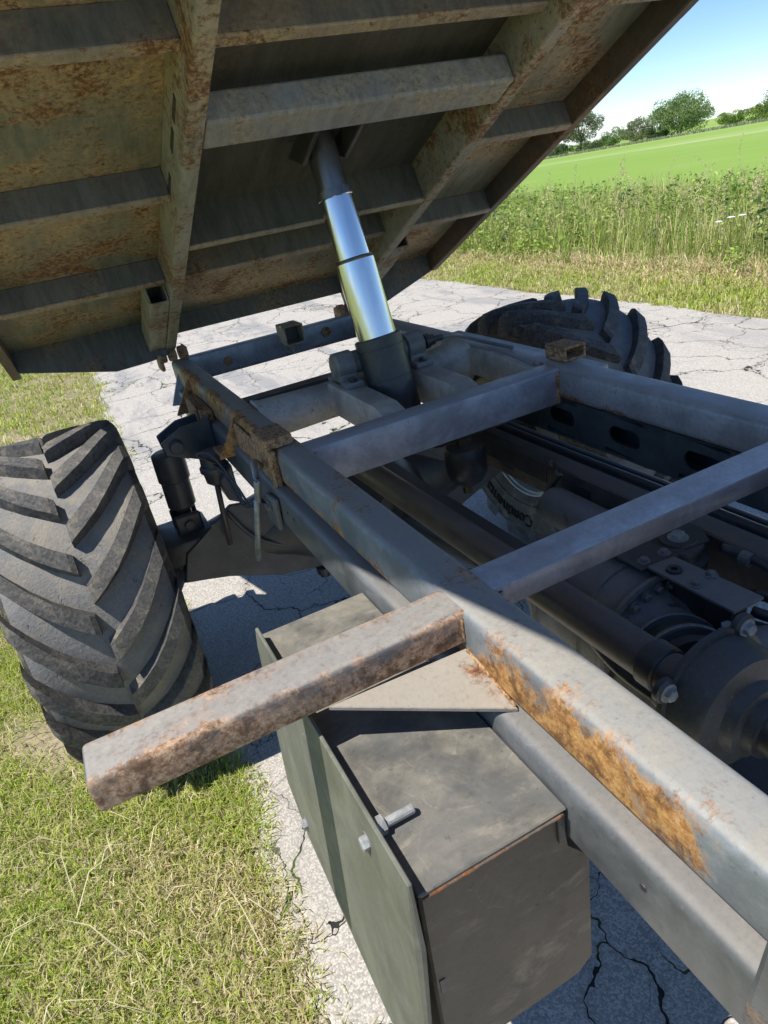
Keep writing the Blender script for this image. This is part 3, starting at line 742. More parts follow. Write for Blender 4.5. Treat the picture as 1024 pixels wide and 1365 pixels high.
# --- chassis rails with oblong holes
def slotted_rail(x_in, sgn, holes, matname):
    z0, z1 = 0.884, 0.9775; y0, y1 = -1.6, 1.9
    bm = bmesh.new(); hw, hh_ = 0.048, 0.021; zc = 0.932
    cuts = sorted(holes)
    th = 0.006
    def slab(ya, yb): box_bm(min(x_in, x_in + sgn * th), max(x_in, x_in + sgn * th), ya, yb, z0, z1, 0, 1, bm)
    y = y0
    for c in cuts:
        slab(y, c - hw - 0.012)
        # panel with an oblong opening
        ya, yb = c - hw - 0.012, c + hw + 0.012
        inner = []
        for k in range(24):
            a = 2 * math.pi * k / 24
            cx = (hw - hh_) * (1 if math.cos(a) > 0 else -1)
            inner.append((c + cx + hh_ * math.cos(a), zc + hh_ * math.sin(a)))
        outer = []
        for (py, pz) in inner:
            dy, dz = py - c, pz - zc
            t = min((yb - c) / abs(dy) if abs(dy) > 1e-6 else 9, ((z1 - zc) if dz > 0 else (zc - z0)) / abs(dz) if abs(dz) > 1e-6 else 9)
            outer.append((c + dy * t, zc + dz * t))
        own = bmesh.new()
        I0 = [own.verts.new((x_in, a, b)) for a, b in inner]; I1 = [own.verts.new((x_in + sgn * th, a, b)) for a, b in inner]
        O0 = [own.verts.new((x_in, a, b)) for a, b in outer]; O1 = [own.verts.new((x_in + sgn * th, a, b)) for a, b in outer]
        for k in range(24):
            j = (k + 1) % 24
            own.faces.new([I0[k], I0[j], O0[j], O0[k]]); own.faces.new([I1[k], O1[k], O1[j], I1[j]]); own.faces.new([I0[k], I1[k], I1[j], I0[j]])
        for cy_, cz_ in ((ya, z0), (ya, z1), (yb, z0), (yb, z1)):
            pass
        merge(bm, own); y = yb
        # fill the corner triangles left by the radial outline
        for sy_ in (-1, 1):
            for sz_ in (-1, 1):
                q = [(a, b) for a, b in outer if (a - c) * sy_ > 0 and (b - zc) * sz_ > 0]
                on_y = [p for p in q if abs(abs(p[0] - c) - (yb - c)) < 1e-5]; on_z = [p for p in q if p not in on_y]
                if on_y and on_z:
                    py = max(on_y, key=lambda p: abs(p[1] - zc)); pz = max(on_z, key=lambda p: abs(p[0] - c))
                    cyy, czz = c + sy_ * (yb - c), z1 if sz_ > 0 else z0
                    own = bmesh.new()
                    own.faces.new([own.verts.new((x_in, *p)) for p in (py, (cyy, czz), pz)])
                    merge(bm, own)
    slab(y, y1)
    # flanges and outer web
    w = 0.075
    a, b = sorted((x_in, x_in + sgn * w))
    box_bm(a, b, y0, y1, z1, z1 + 0.002, 0, 1, bm)
    box_bm(a, b, y0, y1, z0 - 0.006, z0, 0, 1, bm)
    a2, b2 = sorted((x_in + sgn * (w - 0.006), x_in + sgn * w))
    box_bm(a2, b2, y0, y1, z0 + 0.0005, z1 - 0.0005, 0, 1, bm)
    return bm
cr_ = obj('chassis_rail', slotted_rail(0.332, 1, [-0.18, 0.035, 0.25, 0.465, 0.68, 0.895], 'web'), 'web', truck)
cr_['label'] = 'right chassis rail with a row of oblong holes'
# left rail: pressed channel with a rounded outer top edge
pl = []
for k in range(7):
    a = R(90 * k / 6)
    pl.append((-0.401 - 0.014 * math.sin(a), 0.965 + 0.014 * math.cos(a)))
prof = [(-0.335, 0.979)] + pl + [(-0.415, 0.900), (-0.412, 0.893), (-0.335, 0.893), (-0.335, 0.899), (-0.408, 0.899), (-0.408, 0.972), (-0.335, 0.972)]
cl_ = obj('chassis_rail', prism_bm([(x, -1.6, z) for x, z in prof], (0, 3.5, 0)), 'chassis', truck, 35)
cl_['label'] = 'left chassis rail under the subframe, dark grey'
for yb_ in (-0.335, 0.62, 0.66):
    obj('rivet_hole', lathe_bm((-0.4152, yb_, 0.945), (-0.5, yb_, 0.945), [(0, 0.004), (0.0008, 0.0038)], 14), 'black', cl_)

# --- storage box with cover plate under the outrigger
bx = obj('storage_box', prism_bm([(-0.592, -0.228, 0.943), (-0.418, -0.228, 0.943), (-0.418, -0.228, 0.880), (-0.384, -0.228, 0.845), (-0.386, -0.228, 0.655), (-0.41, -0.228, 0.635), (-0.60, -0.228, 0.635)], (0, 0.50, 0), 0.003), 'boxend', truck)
bx['label'] = 'dark steel box hung on the left chassis rail'
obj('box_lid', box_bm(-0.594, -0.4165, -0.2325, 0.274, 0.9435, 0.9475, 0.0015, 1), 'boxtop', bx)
weld_pts = [(-0.5905, -0.2335, 0.9415), (-0.4215, -0.2335, 0.9415)]
obj('lid_seam', lathe_bm(weld_pts[0], weld_pts[1], [(0.0042 * k, 0.0014 + 0.0009 * random.random()) for k in range(41)], 6), 'seam', bx, True)
obj('end_recess_shade', box_bm(-0.4285, -0.4195, -0.2325, -0.2285, 0.898, 0.941, 0.001, 1), 'black', bx)  # shade of the corner recess, put in as a black strip
cov = obj('cover_plate', prism_bm([(-0.598, -0.236, 0.975), (-0.600, -0.240, 0.88), (-0.626, -0.240, 0.60), (-0.626, -0.1, 0.56), (-0.622, 0.20, 0.58), (-0.619, 0.275, 0.64), (-0.600, 0.275, 0.93), (-0.598, 0.255, 0.975)], (-0.005, 0, 0), 0.0012), 'cover', bx)
cov['label'] = 'olive grey steel cover plate bolted on the box'
bm = hexbolt_bm((-0.6035, -0.135, 0.925), (-1, 0, 0), 0.0085, 0.008)
obj('bolt', bm, 'bolt', bx)
bm = cyl_bm((-0.597, -0.15, 0.957), (-0.552, -0.15, 0.957), 0.0055, 12, 0.001)
lathe_bm((-0.597, -0.15, 0.957), (-0.5, -0.15, 0.957), [(0, 0.0105), (0.01, 0.0105)], 6, bm)
obj('stud_bolt', bm, 'bolt', bx)
for (yy, zz_) in ((0.19, 0.62),):
    obj('bolt', hexbolt_bm((-0.622, yy, zz_), (-1, 0, 0), 0.0085, 0.008), 'bolt', bx)
obj('slot', box_bm(-0.590, -0.583, -0.2292, -0.2278, 0.775, 0.797), 'black', bx)
obj('hanger_bar', box_bm(-0.385, -0.31, -0.20, -0.16, 0.82, 0.85, 0.003, 1), 'black', truck)
# rubber nub on the lid in the shade of the gusset
obj('lid_stud', lathe_bm((-0.515, 0.03, 0.9475), (-0.515, 0.03, 1.2), [(0, 0.009), (0.005, 0.009), (0.009, 0.005)], 12), 'rusty', bx)

# --- wheels
WY, WZ, WR = 1.37, 0.58, 0.478
def wheel(sgn):
    cx = sgn * 0.86
    def X(v): return cx + sgn * v           # v = lateral from the wheel centre, inner side negative
    # rim
    prof = [(-0.17, 0.235), (-0.175, 0.245), (-0.165, 0.245), (-0.158, 0.228), (-0.10, 0.215), (-0.05, 0.205), (0.0, 0.20), (0.05, 0.19), (0.055, 0.05)]
    own = bmesh.new(); seg = 44; rings = []
    for (v, r) in prof:
        rings.append([own.verts.new((X(v), WY + r * math.cos(6.28319 * k / seg), WZ + r * math.sin(6.28319 * k / seg))) for k in range(seg)])
    for a, b in zip(rings, rings[1:]):
        for k in range(seg): own.faces.new([a[k], a[(k + 1) % seg], b[(k + 1) % seg], b[k]])
    own.faces.new(rings[-1])
    rim = obj('wheel', own, 'rim', truck, 50)
    rim['label'] = 'left rear wheel with a wide chevron lug tyre' if sgn < 0 else 'right rear wheel, lettered tyre seen between the rails'
    # tyre body
    prof = [(-0.170, 0.238), (-0.188, 0.255), (-0.199, 0.30), (-0.203, 0.345), (-0.199, 0.39), (-0.192, 0.415), (-0.182, 0.430), (-0.15, 0.438), (-0.08, 0.443), (0, 0.445)]
    prof = prof + [(-a, b) for a, b in prof[-2::-1]]
    own = bmesh.new(); seg = 96; rings = []
    for (v, r) in prof:
        rings.append([own.verts.new((X(v), WY + r * math.cos(6.28319 * k / seg), WZ + r * math.sin(6.28319 * k / seg))) for k in range(seg)])
    for i_, (a, b) in enumerate(zip(rings, rings[1:])):
        for k in range(seg):
            f = own.faces.new([a[k], a[(k + 1) % seg], b[(k + 1) % seg], b[k]])
            f.material_index = 1 if (i_ < 6 or i_ >= len(rings) - 7) else 0
    ty = obj('tyre', own, 'tread', rim, True); ty.data.materials.append(MAT['sidewall'])
    # lugs: a bar from the centre line out to the shoulder, built once per side, then copied round
    NL = 19; pitch = 2 * math.pi / NL
    for half in (-1, 1):
        own = bmesh.new(); rings = []
        us = [0.0, 0.06, 0.2, 0.4, 0.6, 0.8, 0.92, 1.0, 1.05]
        for u in us:
            v = half * (0.004 + 0.194 * min(u, 1.0)) + (half * 0.004 if u > 1 else 0)
            vv = abs(v)
            r_b = 0.434 if vv < 0.15 else 0.434 - (vv - 0.15) * 0.55
            r_t = WR - (0.0 if vv < 0.12 else (vv - 0.12) ** 2 * 2.0)
            if u > 1: r_t = 0.405; r_b = 0.385
            elif u == 1.0: r_t = WR - 0.03
            if u == 0: r_t -= 0.006
            th = -0.50 * u + 0.075 * math.sin(u * math.pi * 0.9)     # sweeps back toward the shoulder
            wt = 0.042 + 0.006 * u; wb = wt + 0.014
            ring = []
            for (dw, r) in ((-wb / 2, r_b), (-wt / 2, r_t), (wt / 2, r_t), (wb / 2, r_b)):
                a = th + dw / WR * 1.15
                ring.append(own.verts.new((sgn * v, r * math.cos(a), r * math.sin(a))))
            rings.append(ring)
        for a, b in zip(rings, rings[1:]):
            for k in range(4): own.faces.new([a[k], a[(k + 1) % 4], b[(k + 1) % 4], b[k]])
        own.faces.new(rings[0]); own.faces.new(rings[-1])
        bmesh.ops.bevel(own, geom=[e for e in own.edges if e.calc_face_angle(0) > 0.5], offset=0.0035, segments=1, affect='EDGES')
        first = None
        for k in range(NL):
            if first is None:
                o = obj('tread_lug', own, 'lug', rim); first = o
            else:
                o = first.copy(); COL.objects.link(o); o.parent = rim
            o.location = (cx, WY, WZ)
            o.rotation_euler = (k * pitch + (pitch / 2 if half > 0 else 0) + R(3), 0, 0)
    return rim
wl = wheel(-1)
wr_ = wheel(1)
# maker's lettering on the inner sidewall of the right tyre
fc = bpy.data.curves.new('txt', 'FONT'); fc.body = 'Continental'; fc.size = 0.075; fc.extrude = 0.0; fc.align_x = 'CENTER'
fo = bpy.data.objects.new('txt', fc); COL.objects.link(fo)
bpy.context.view_layer.update()
tm = bpy.data.meshes.new_from_object(fo.evaluated_get(bpy.context.evaluated_depsgraph_get()))
bpy.data.objects.remove(fo)
tb = bmesh.new(); tb.from_mesh(tm); bpy.data.meshes.remove(tm)
bmesh.ops.subdivide_edges(tb, edges=[e for e in tb.edges if e.calc_length() > 0.012], cuts=2)
for v in tb.verts:
    r = 0.312 + v.co.y * 0.95
    a = R(-90) + R(14) + v.co.x / 0.335 * 0.93
    v.co = Vector((0.86 - 0.2035 - 0.0035 * max(0, 1 - abs(r - 0.345) / 0.06) - 0.0012, WY + r * math.cos(a), WZ + r * math.sin(a)))
ext = bmesh.ops.extrude_face_region(tb, geom=tb.faces[:])
for v in [g for g in ext['geom'] if isinstance(g, bmesh.types.BMVert)]: v.co.x += 0.008
obj('sidewall_lettering', tb, 'letter', wr_)
# shallow moulded ribs round the sidewall
bm = bmesh.new()
for rr_ in (0.275, 0.392):
    n_ = 64; xx = 0.86 - (0.1935 if rr_ < 0.3 else 0.1985)
    pipe_bm([(xx, WY + rr_ * math.cos(6.28319 * k / n_), WZ + rr_ * math.sin(6.28319 * k / n_)) for k in range(n_ + 1)], 0.004, 6, bm)
obj('sidewall_rib', bm, 'sidewall', wr_)

# --- rear axle
def axle():
    bm = lathe_bm((-0.70, WY, WZ), (0.70, WY, WZ), [(0, 0.10), (0.05, 0.10), (0.07, 0.075), (0.20, 0.085), (0.42, 0.13), (0.56, 0.185), (0.64, 0.205), (0.76, 0.205), (0.84, 0.185), (0.98, 0.13), (1.2, 0.085), (1.33, 0.075), (1.35, 0.10), (1.4, 0.10)], 36)
    box_bm(-0.66, -0.50, WY - 0.10, WY + 0.10, 0.60, 0.675, 0.01, 2, bm)
    box_bm(0.50, 0.66, WY - 0.10, WY + 0.10, 0.60, 0.675, 0.01, 2, bm)
    return obj('rear_axle', bm, 'black', truck, 40)
ax = axle()
obj('drain_plug', lathe_bm((-0.20, 1.27, 0.425), (-0.20, 1.27, 0.0), [(0, 0.025), (0.02, 0.025), (0.022, 0.017), (0.034, 0.017)], 14), 'black', ax)
# fabricated axle housing: a tapered plate on each side of the tube, with a lit rib
for sg in (-1, 1):
    pl_ = [(sg * x, 1.262, z) for x, z in ((0.63, 0.55), (0.60, 0.64), (0.54, 0.675), (0.44, 0.745), (0.38, 0.735), (0.30, 0.69), (0.16, 0.72), (0.12, 0.50), (0.20, 0.43), (0.34, 0.455), (0.50, 0.52))]
    obj('axle_plate', prism_bm(pl_, (0, 0.014, 0), 0.003), 'strut', ax)
    obj('axle_rib', pipe_bm(curve_pts([(sg * 0.455, 1.255, 0.735), (sg * 0.40, 1.253, 0.63), (sg * 0.31, 1.253, 0.56), (sg * 0.20, 1.255, 0.52)], 5), 0.007, 8), 'strut', ax, True)
# suspension strut, left (and its twin on the right)
for sg in (-1, 1):
    X0 = sg * 0.530
    bm = lathe_bm((X0 - sg * -0.025, WY, 0.925), (X0 + sg * 0.03, WY, 0.70), [(0, 0.040), (0.004, 0.047), (0.085, 0.047), (0.09, 0.042), (0.17, 0.042), (0.178, 0.034), (0.185, 0.022), (0.232, 0.022)], 28)
    s_ = obj('suspension_strut', bm, 'strut', truck, 40)
    if sg < 0: s_['label'] = 'black suspension strut beside the left wheel'
    bm = prism_bm([(X0 + sg * 0.03, WY - 0.03, 0.94), (sg * 0.416, WY - 0.03, 1.00), (sg * 0.416, WY - 0.03, 0.86), (X0 + sg * -0.02, WY - 0.03, 0.925)], (0, 0.012, 0))
    prism_bm([(sg * 0.416, WY - 0.045, 1.0), (sg * 0.50, WY - 0.045, 0.995), (sg * 0.565, WY - 0.045, 0.965), (sg * 0.56, WY - 0.045, 0.925), (sg * 0.50, WY - 0.045, 0.90), (sg * 0.416, WY - 0.045, 0.86)], (0, 0.012, 0), 0.002, bm)
    prism_bm([(sg * 0.416, WY + 0.04, 1.0), (sg * 0.50, WY + 0.04, 0.995), (sg * 0.565, WY + 0.04, 0.965), (sg * 0.56, WY + 0.04, 0.925), (sg * 0.50, WY + 0.04, 0.90), (sg * 0.416, WY + 0.04, 0.86)], (0, 0.012, 0), 0.002, bm)
    obj('strut_bracket', bm, 'web', s_)
    bm = cyl_bm((sg * 0.528, WY - 0.062, 0.945), (sg * 0.528, WY + 0.06, 0.945), 0.020, 20)
    obj('strut_pin', bm, 'strut', s_, 40)
    bm = box_bm(X0 + sg * 0.03 - 0.04, X0 + sg * 0.03 + 0.04, WY - 0.045, WY - 0.03, 0.64, 0.735, 0.006, 1)
    box_bm(X0 + sg * 0.03 - 0.04, X0 + sg * 0.03 + 0.04, WY + 0.03, WY + 0.045, 0.64, 0.735, 0.006, 1, bm)
    cyl_bm((X0 + sg * 0.03, WY - 0.055, 0.70), (X0 + sg * 0.03, WY + 0.055, 0.70), 0.016, 16, 0.002, bm)
    obj('strut_foot', bm, 'strut', s_)
# small valve can with wires
bm = lathe_bm((-0.455, 1.22, 0.895), (-0.455, 1.22, 0.7), [(-0.045, 0.025), (-0.04, 0.034), (-0.005, 0.036), (0, 0.042), (0.012, 0.042), (0.014, 0.036), (0.045, 0.033), (0.06, 0.015)], 24)
vc = obj('valve_can', bm, 'strut', truck, 40)
obj('mounting_plate', prism_bm([(-0.416, 1.17, 0.90), (-0.46, 1.17, 0.86), (-0.45, 1.17, 0.80), (-0.416, 1.17, 0.78)], (0, 0.10, 0), 0.003), 'strut', vc)
wires = [[(-0.46, 1.185, 0.915), (-0.50, 1.16, 0.96), (-0.47, 1.10, 0.965), (-0.445, 1.02, 0.90), (-0.435, 0.95, 0.86), (-0.43, 0.86, 0.905)],
         [(-0.45, 1.185, 0.90), (-0.47, 1.12, 0.93), (-0.45, 1.05, 0.91), (-0.44, 0.98, 0.85), (-0.43, 0.90, 0.89)],
         [(-0.43, 1.20, 0.88), (-0.45, 1.10, 0.90), (-0.44, 1.02, 0.84), (-0.425, 0.93, 0.87)]]
for w_ in wires:
    obj('hose', pipe_bm(curve_pts(w_, 6), 0.0035, 6), 'strut', vc, True)
obj('link_rod', pipe_bm([(-0.462, 1.22, 0.84), (-0.468, 1.225, 0.75), (-0.474, 1.23, 0.64)], 0.008, 10), 'brownpipe', vc, True)
# tie rod with hook on the left rail
bm = pipe_bm(curve_pts([(-0.41, 0.83, 1.00), (-0.428, 0.80, 1.025), (-0.444, 0.74, 1.01), (-0.446, 0.76, 0.97), (-0.443, 0.80, 0.93)], 5), 0.0075, 8)
pipe_bm([(-0.446, 0.79, 0.94), (-0.447, 0.90, 0.80), (-0.447, 0.985, 0.69)], 0.0075, 8, bm)
tr_ = obj('tie_rod', bm, 'zincrod', truck, True)
bm = prism_bm([(-0.417, 0.70, 0.965), (-0.417, 0.78, 0.955), (-0.417, 0.80, 0.88), (-0.417, 0.72, 0.88)], (-0.012, 0, 0), 0.003)
hexbolt_bm((-0.43, 0.745, 0.935), (-1, 0, 0), 0.009, 0.008, True, bm)
obj('rod_bracket', bm, 'chassis', tr_)

# --- cylinder cradle between the rails
bm = lathe_bm((-0.3255, 1.12, 1.01), (0.3235, 1.12, 1.01), [(0, 0.060), (0.02, 0.055), (0.2, 0.050), (0.45, 0.050), (0.58, 0.056), (0.649, 0.075)], 28)
cr = obj('cradle_tube', bm, 'cradle', truck, 40)
for (xa, xb) in ((-0.118, -0.058), (0.090, 0.150)):
    obj('cradle_arm', prism_bm([(xa, 0.741, 1.052), (xa, 0.80, 1.062), (xa, 1.09, 1.072), (xa, 1.12, 1.05), (xa, 1.12, 0.975), (xa, 0.741, 0.972)], (xb - xa, 0, 0), 0.006), 'cradle', cr, 30)
# curved web plate joining the tube to the right rail
pts = [(0.308, 0.741, 0.985), (0.308, 0.741, 1.05)]
for k in range(7):
    t = k / 6; pts.append((0.308, 0.78 + 0.32 * t, 1.05 + 0.012 * math.sin(t * math.pi)))
pts += [(0.308, 1.12, 0.985)]
obj('web_plate', prism_bm(pts, (0.0155, 0, 0)), 'cradle', cr)
pts = [(-0.324, 0.741, 0.99), (-0.324, 0.741, 1.045), (-0.324, 1.06, 1.045), (-0.324, 1.06, 0.99)]
A = Vector((0.016, 0.955, 0.985)); Bt = Vector((-0.020, 1.088, 1.655)); D = (Bt - A).normalized()
LT = (Bt - A).length
cyl = obj('lift_cylinder', lathe_bm(A, Bt, [(-0.04, 0.045), (-0.02, 0.060), (0.0, 0.0615), (0.085, 0.0615), (0.0855, 0.0600), (0.088, 0.0600), (0.0885, 0.0615), (0.165, 0.0615), (0.1655, 0.0598), (0.168, 0.0598), (0.1685, 0.062), (0.192, 0.062), (0.195, 0.0585), (0.195, 0.051)], 44), 'black', truck, 10)
cyl['label'] = 'telescopic hydraulic lift cylinder holding up the bed'
obj('cylinder_stage', lathe_bm(A, Bt, [(0.18, 0.0505), (0.385, 0.0505), (0.390, 0.0490), (0.390, 0.0425)], 44), 'chrome', cyl, 10)
obj('stage_seal', lathe_bm(A, Bt, [(0.3902, 0.0485), (0.3935, 0.0485), (0.3935, 0.043)], 44), 'black', cyl, 10)
obj('cylinder_stage', lathe_bm(A, Bt, [(0.385, 0.0425), (0.535, 0.0425), (0.537, 0.0438), (0.552, 0.0438), (0.555, 0.042), (0.555, 0.037)], 44), 'chrome', cyl, 10)
obj('stage_seal', lathe_bm(A, Bt, [(0.537, 0.0442), (0.5555, 0.0442), (0.5565, 0.0355)], 44), 'rodgrey', cyl, 10)
obj('cylinder_stage', lathe_bm(A, Bt, [(0.55, 0.0375), (LT, 0.0375)], 36), 'rodgrey', cyl, 10)
for sx_ in (-1, 1):
    cxx = 0.016 + sx_ * 0.104
    bm = lathe_bm((cxx - 0.027, 1.03, 1.118), (cxx + 0.027, 1.03, 1.118), [(0, 0.030), (0.004, 0.036), (0.05, 0.036), (0.054, 0.030), (0.054, 0.018), (0.050, 0.016)], 28)
    box_bm(cxx - 0.026, cxx + 0.026, 0.995, 1.065, 1.070, 1.10, 0.006, 2, bm)
    box_bm(cxx - 0.026, cxx + 0.026, 0.965, 1.095, 1.068, 1.084, 0.004, 2, bm)
    lathe_bm((0.016, 1.03, 1.118), (cxx, 1.03, 1.118), [(0.05, 0.030), (0.085, 0.030)], 20, bm)
    tb_ = obj('trunnion_bearing', bm, 'cast', cyl, 40)
    for yy in (0.978, 1.082):
        obj('bolt', hexbolt_bm((cxx, yy, 1.084), (0, 0, 1), 0.008, 0.008), 'black', cyl)
bm = lathe_bm((0.146, 1.03, 1.118), (0.24, 1.03, 1.118), [(0, 0.016), (0.012, 0.016), (0.013, 0.020), (0.026, 0.020), (0.027, 0.015), (0.042, 0.015), (0.043, 0.009), (0.07, 0.008)], 18)
obj('hose_fitting', bm, 'black', cyl, 40)
obj('hydraulic_hose', pipe_bm(curve_pts([(0.214, 1.03, 1.118), (0.26, 1.035, 1.112), (0.31, 1.06, 1.09), (0.35, 1.00, 1.072), (0.37, 0.92, 1.065)], 6), 0.0055, 8), 'cast', cyl, True)

# --- raised bed
ca, sa = math.cos(R(25.8)), math.sin(R(25.8))
BM = Matrix(((1, 0, 0, 0), (0, -ca, sa, 2.0), (0, sa, ca, 1.09), (0, 0, 0, 1)))
def bedpart(name, bm, mat, parent, smooth=False):
    bm.transform(BM); return obj(name, bm, mat, parent, smooth)
bed = bedpart('tipper_bed', box_bm(-0.912, 0.778, -0.06, 2.75, 0.1152, 0.1212), 'bedfloor', truck)
bed['label'] = 'raised steel bed, rusty olive underside with beams'
def bp_(name, *a, mat='bedchannel', bev=0.003, seg=1, label=None):
    o = bedpart(name, box_bm(*a, bev, seg), mat, bed)
    if label: o['label'] = label
    return o
bp_('main_beam', -0.392, -0.354, 0.0, 2.74, 0.0, 0.1148, mat='bedbeam', bev=0.005, seg=2, label='left main beam of the bed, rust streaked')
bp_('main_beam', 0.336, 0.374, 0.0, 2.74, 0.0, 0.1148, mat='bedbeam', bev=0.005, seg=2, label='right main beam of the bed')
# dark slots in the side of the left beam
for s_c in (1.06, 1.22, 1.32):
    bm = box_bm(-0.3932, -0.3915, s_c - 0.035, s_c + 0.035, 0.05, 0.064, 0.0004, 1)
    bedpart('beam_slot', bm, 'black', bed)
for s_ in (0.55, 1.03, 1.51, 1.99, 2.47):
    for (xa, xb, mid) in ((-0.884, -0.3925, 0), (-0.3535, 0.3355, 1), (0.3745, 0.749, 0)):
        if mid and s_ == 1.03: continue
        # pressed angle: front web plus a bottom flange
        bm = box_bm(xa, xb, s_ - 0.006, s_, 0.050, 0.1148, 0.002, 1)
        bedpart('cross_channel', bm, 'bedchannel', bed)
        bedpart('channel_flange', box_bm(xa, xb, s_ - 0.026, s_ + 0.001, 0.043, 0.050, 0.0025, 2), 'bedflange', bed)
bp_('lift_crossmember', -0.3535, 0.3355, 1.268, 1.352, 0.001, 0.062, mat='bedcross', bev=0.006, seg=2, label='heavy crossmember above the lift cylinder')
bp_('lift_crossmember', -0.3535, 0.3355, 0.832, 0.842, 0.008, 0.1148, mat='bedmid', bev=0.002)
bp_('lift_flange', -0.3535, 0.3355, 0.822, 0.843, 0.001, 0.0078, mat='bedflange', bev=0.002)
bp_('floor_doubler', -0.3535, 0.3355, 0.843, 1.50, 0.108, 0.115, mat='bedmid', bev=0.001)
for xo in (-0.075, 0.035):
    bedpart('lift_bracket', prism_bm([(xo, 1.05, 0.05), (xo, 1.24, 0.05), (xo, 1.24, 0.108), (xo, 0.98, 0.108)], (0.012, 0, 0), 0.002), 'black', bed)
bp_('lift_pin_plate', -0.11, 0.09, 1.06, 1.20, 0.104, 0.1148, mat='black')
bp_('side_rail', -0.914, -0.884, -0.05, 2.74, 0.045, 0.205, mat='bedside', label='left side rail of the bed')
bp_('side_rail', 0.749, 0.779, 0.02, 2.74, 0.045, 0.205, mat='bedside', label='right side rail of the bed')
# rear plate, deeper toward the hinges
zz0 = 0.028
def rear(pts): return bedpart('rear_plate', prism_bm([(x, zz0, n) for x, n in pts], (0, -0.008, 0), 0.001), 'bedchannel', bed)
rear([(-0.884, 0.1148), (-0.884, 0.045), (-0.58, -0.032), (-0.46, -0.028), (-0.3925, -0.02), (-0.3925, 0.1148)])
rear([(-0.3535, 0.1148), (-0.3535, 0.048), (0.3355, 0.048), (0.3355, 0.1148)])
rear([(0.3745, 0.1148), (0.3745, -0.03), (0.50, -0.035), (0.749, 0.045), (0.749, 0.1148)])
# sockets beside the beams
def socket(x0, x1, s1, label=None):
    own = tube_bm(x0, x1, 0.002, 0.088, 0.03, s1, 0.005, 1)
    o = bedpart('socket_tube', own, 'bedbeam', bed)
    if label: o['label'] = label
    back = box_bm(x0 + 0.006, x1 - 0.006, s1 - 0.16, s1 - 0.155, 0.008, 0.082)
    bedpart('socket_stop', back, 'black', bed)
socket(-0.452, -0.3925, 0.50, 'open square socket on the left beam by the hinge')
socket(0.3745, 0.43, 0.50)
# latches under the right side, hinge knuckles
for s_ in (0.12, 1.44):
    bp_('side_latch', 0.7795, 0.812, s_ - 0.05, s_ + 0.05, 0.06, 0.10, mat='rusty', bev=0.006)
for xc in (-0.372, 0.355):
    bm = bmesh.new()
    for dx in (-0.055, -0.018, 0.02):
        lathe_bm((xc + dx, 2.0, 1.075), (xc + dx + 0.03, 2.0, 1.075), [(0, 0.020), (0.003, 0.024), (0.027, 0.024), (0.030, 0.020)], 18, bm)
    box_bm(xc - 0.06, xc - 0.045, 1.955, 2.03, 1.03, 1.09, 0.004, 1, bm)
    box_bm(xc + 0.04, xc + 0.05, 1.955, 2.03, 1.03, 1.10, 0.004, 1, bm)
    obj('hinge', bm, 'rusty', truck)

# --- drive train and fittings between the rails
gb_ = obj('gearbox', lathe_bm((0.075, 0.40, 0.705), (0.075, -0.5, 0.705), [(0, 0.06), (0.02, 0.10), (0.08, 0.122), (0.22, 0.124), (0.26, 0.118), (0.285, 0.10), (0.31, 0.086), (0.345, 0.082), (0.35, 0.070)], 40), 'cast', truck, 40)
gb_['label'] = 'dark rounded gearbox housing between the rails'
for yy in (0.33, 0.20, 0.135):
    obj('casting_rib', lathe_bm((0.075, yy, 0.705), (0.075, yy - 0.1, 0.705), [(0, 0.1215), (0.003, 0.1285), (0.011, 0.1285), (0.014, 0.1215)], 44, cap=False), 'cast', gb_, 30)
for k in range(9):
    a = R(60 + 15 * k)
    obj('casting_bolt', hexbolt_bm((0.075 + 0.112 * math.cos(a), 0.116, 0.705 + 0.112 * math.sin(a)), (0, -1, 0), 0.007, 0.008), 'cast', gb_)
bm = box_bm(-0.03, 0.16, 0.02, 0.30, 0.56, 0.72, 0.03, 3)
obj('gearbox_sump', bm, 'black', gb_, 40)
obj('gearbox_neck', lathe_bm((0.11, 0.14, 0.755), (0.17, -0.08, 0.765), [(0, 0.05), (0.06, 0.045), (0.10, 0.03), (0.15, 0.028), (0.155, 0.022), (0.22, 0.022)], 22), 'black', gb_, 40)
c0_, c1_ = Vector((0.06, 0.07, 0.715)), Vector((-0.028, -0.08, 0.782))
dr = obj('drive_coupling', lathe_bm(c0_, c1_, [(-0.03, 0.085), (0, 0.085), (0.006, 0.074), (0.03, 0.072), (0.032, 0.078), (0.044, 0.078), (0.046, 0.070), (0.10, 0.070), (0.101, 0.078), (0.125, 0.078), (0.127, 0.068), (0.16, 0.068)], 40), 'black', truck, 30)
dd_ = (c1_ - c0_).normalized()
for t_ in (0.034, 0.104):
    obj('clamp_ring', lathe_bm(c0_ + dd_ * t_, c1_, [(0, 0.0785), (0.001, 0.0800), (0.011, 0.0800), (0.012, 0.0785)], 40, cap=False), 'bolt', dr, 30)
fl = obj('flange_housing', lathe_bm((-0.03, -0.080, 0.785), (-0.03, -0.6, 0.785), [(0, 0.09), (0.003, 0.108), (0.012, 0.108), (0.013, 0.099), (0.05, 0.097), (0.066, 0.090), (0.072, 0.060), (0.09, 0.056), (0.092, 0.042), (0.11, 0.042)], 44), 'strut', truck, 30)
for (ang, rr2) in ((150, 0.112), (60, 0.112), (-30, 0.112), (240, 0.112)):
    a = R(ang); c_ = Vector((-0.03 + rr2 * math.cos(a), -0.082, 0.785 + rr2 * math.sin(a)))
    obj('flange_ear', cyl_bm(c_, c_ + Vector((0, -0.014, 0)), 0.020, 18), 'strut', fl, 30)
    obj('flange_bolt', hexbolt_bm(c_ + Vector((0, -0.014, 0)), (0, -1, 0), 0.010, 0.009), 'bolt', fl)
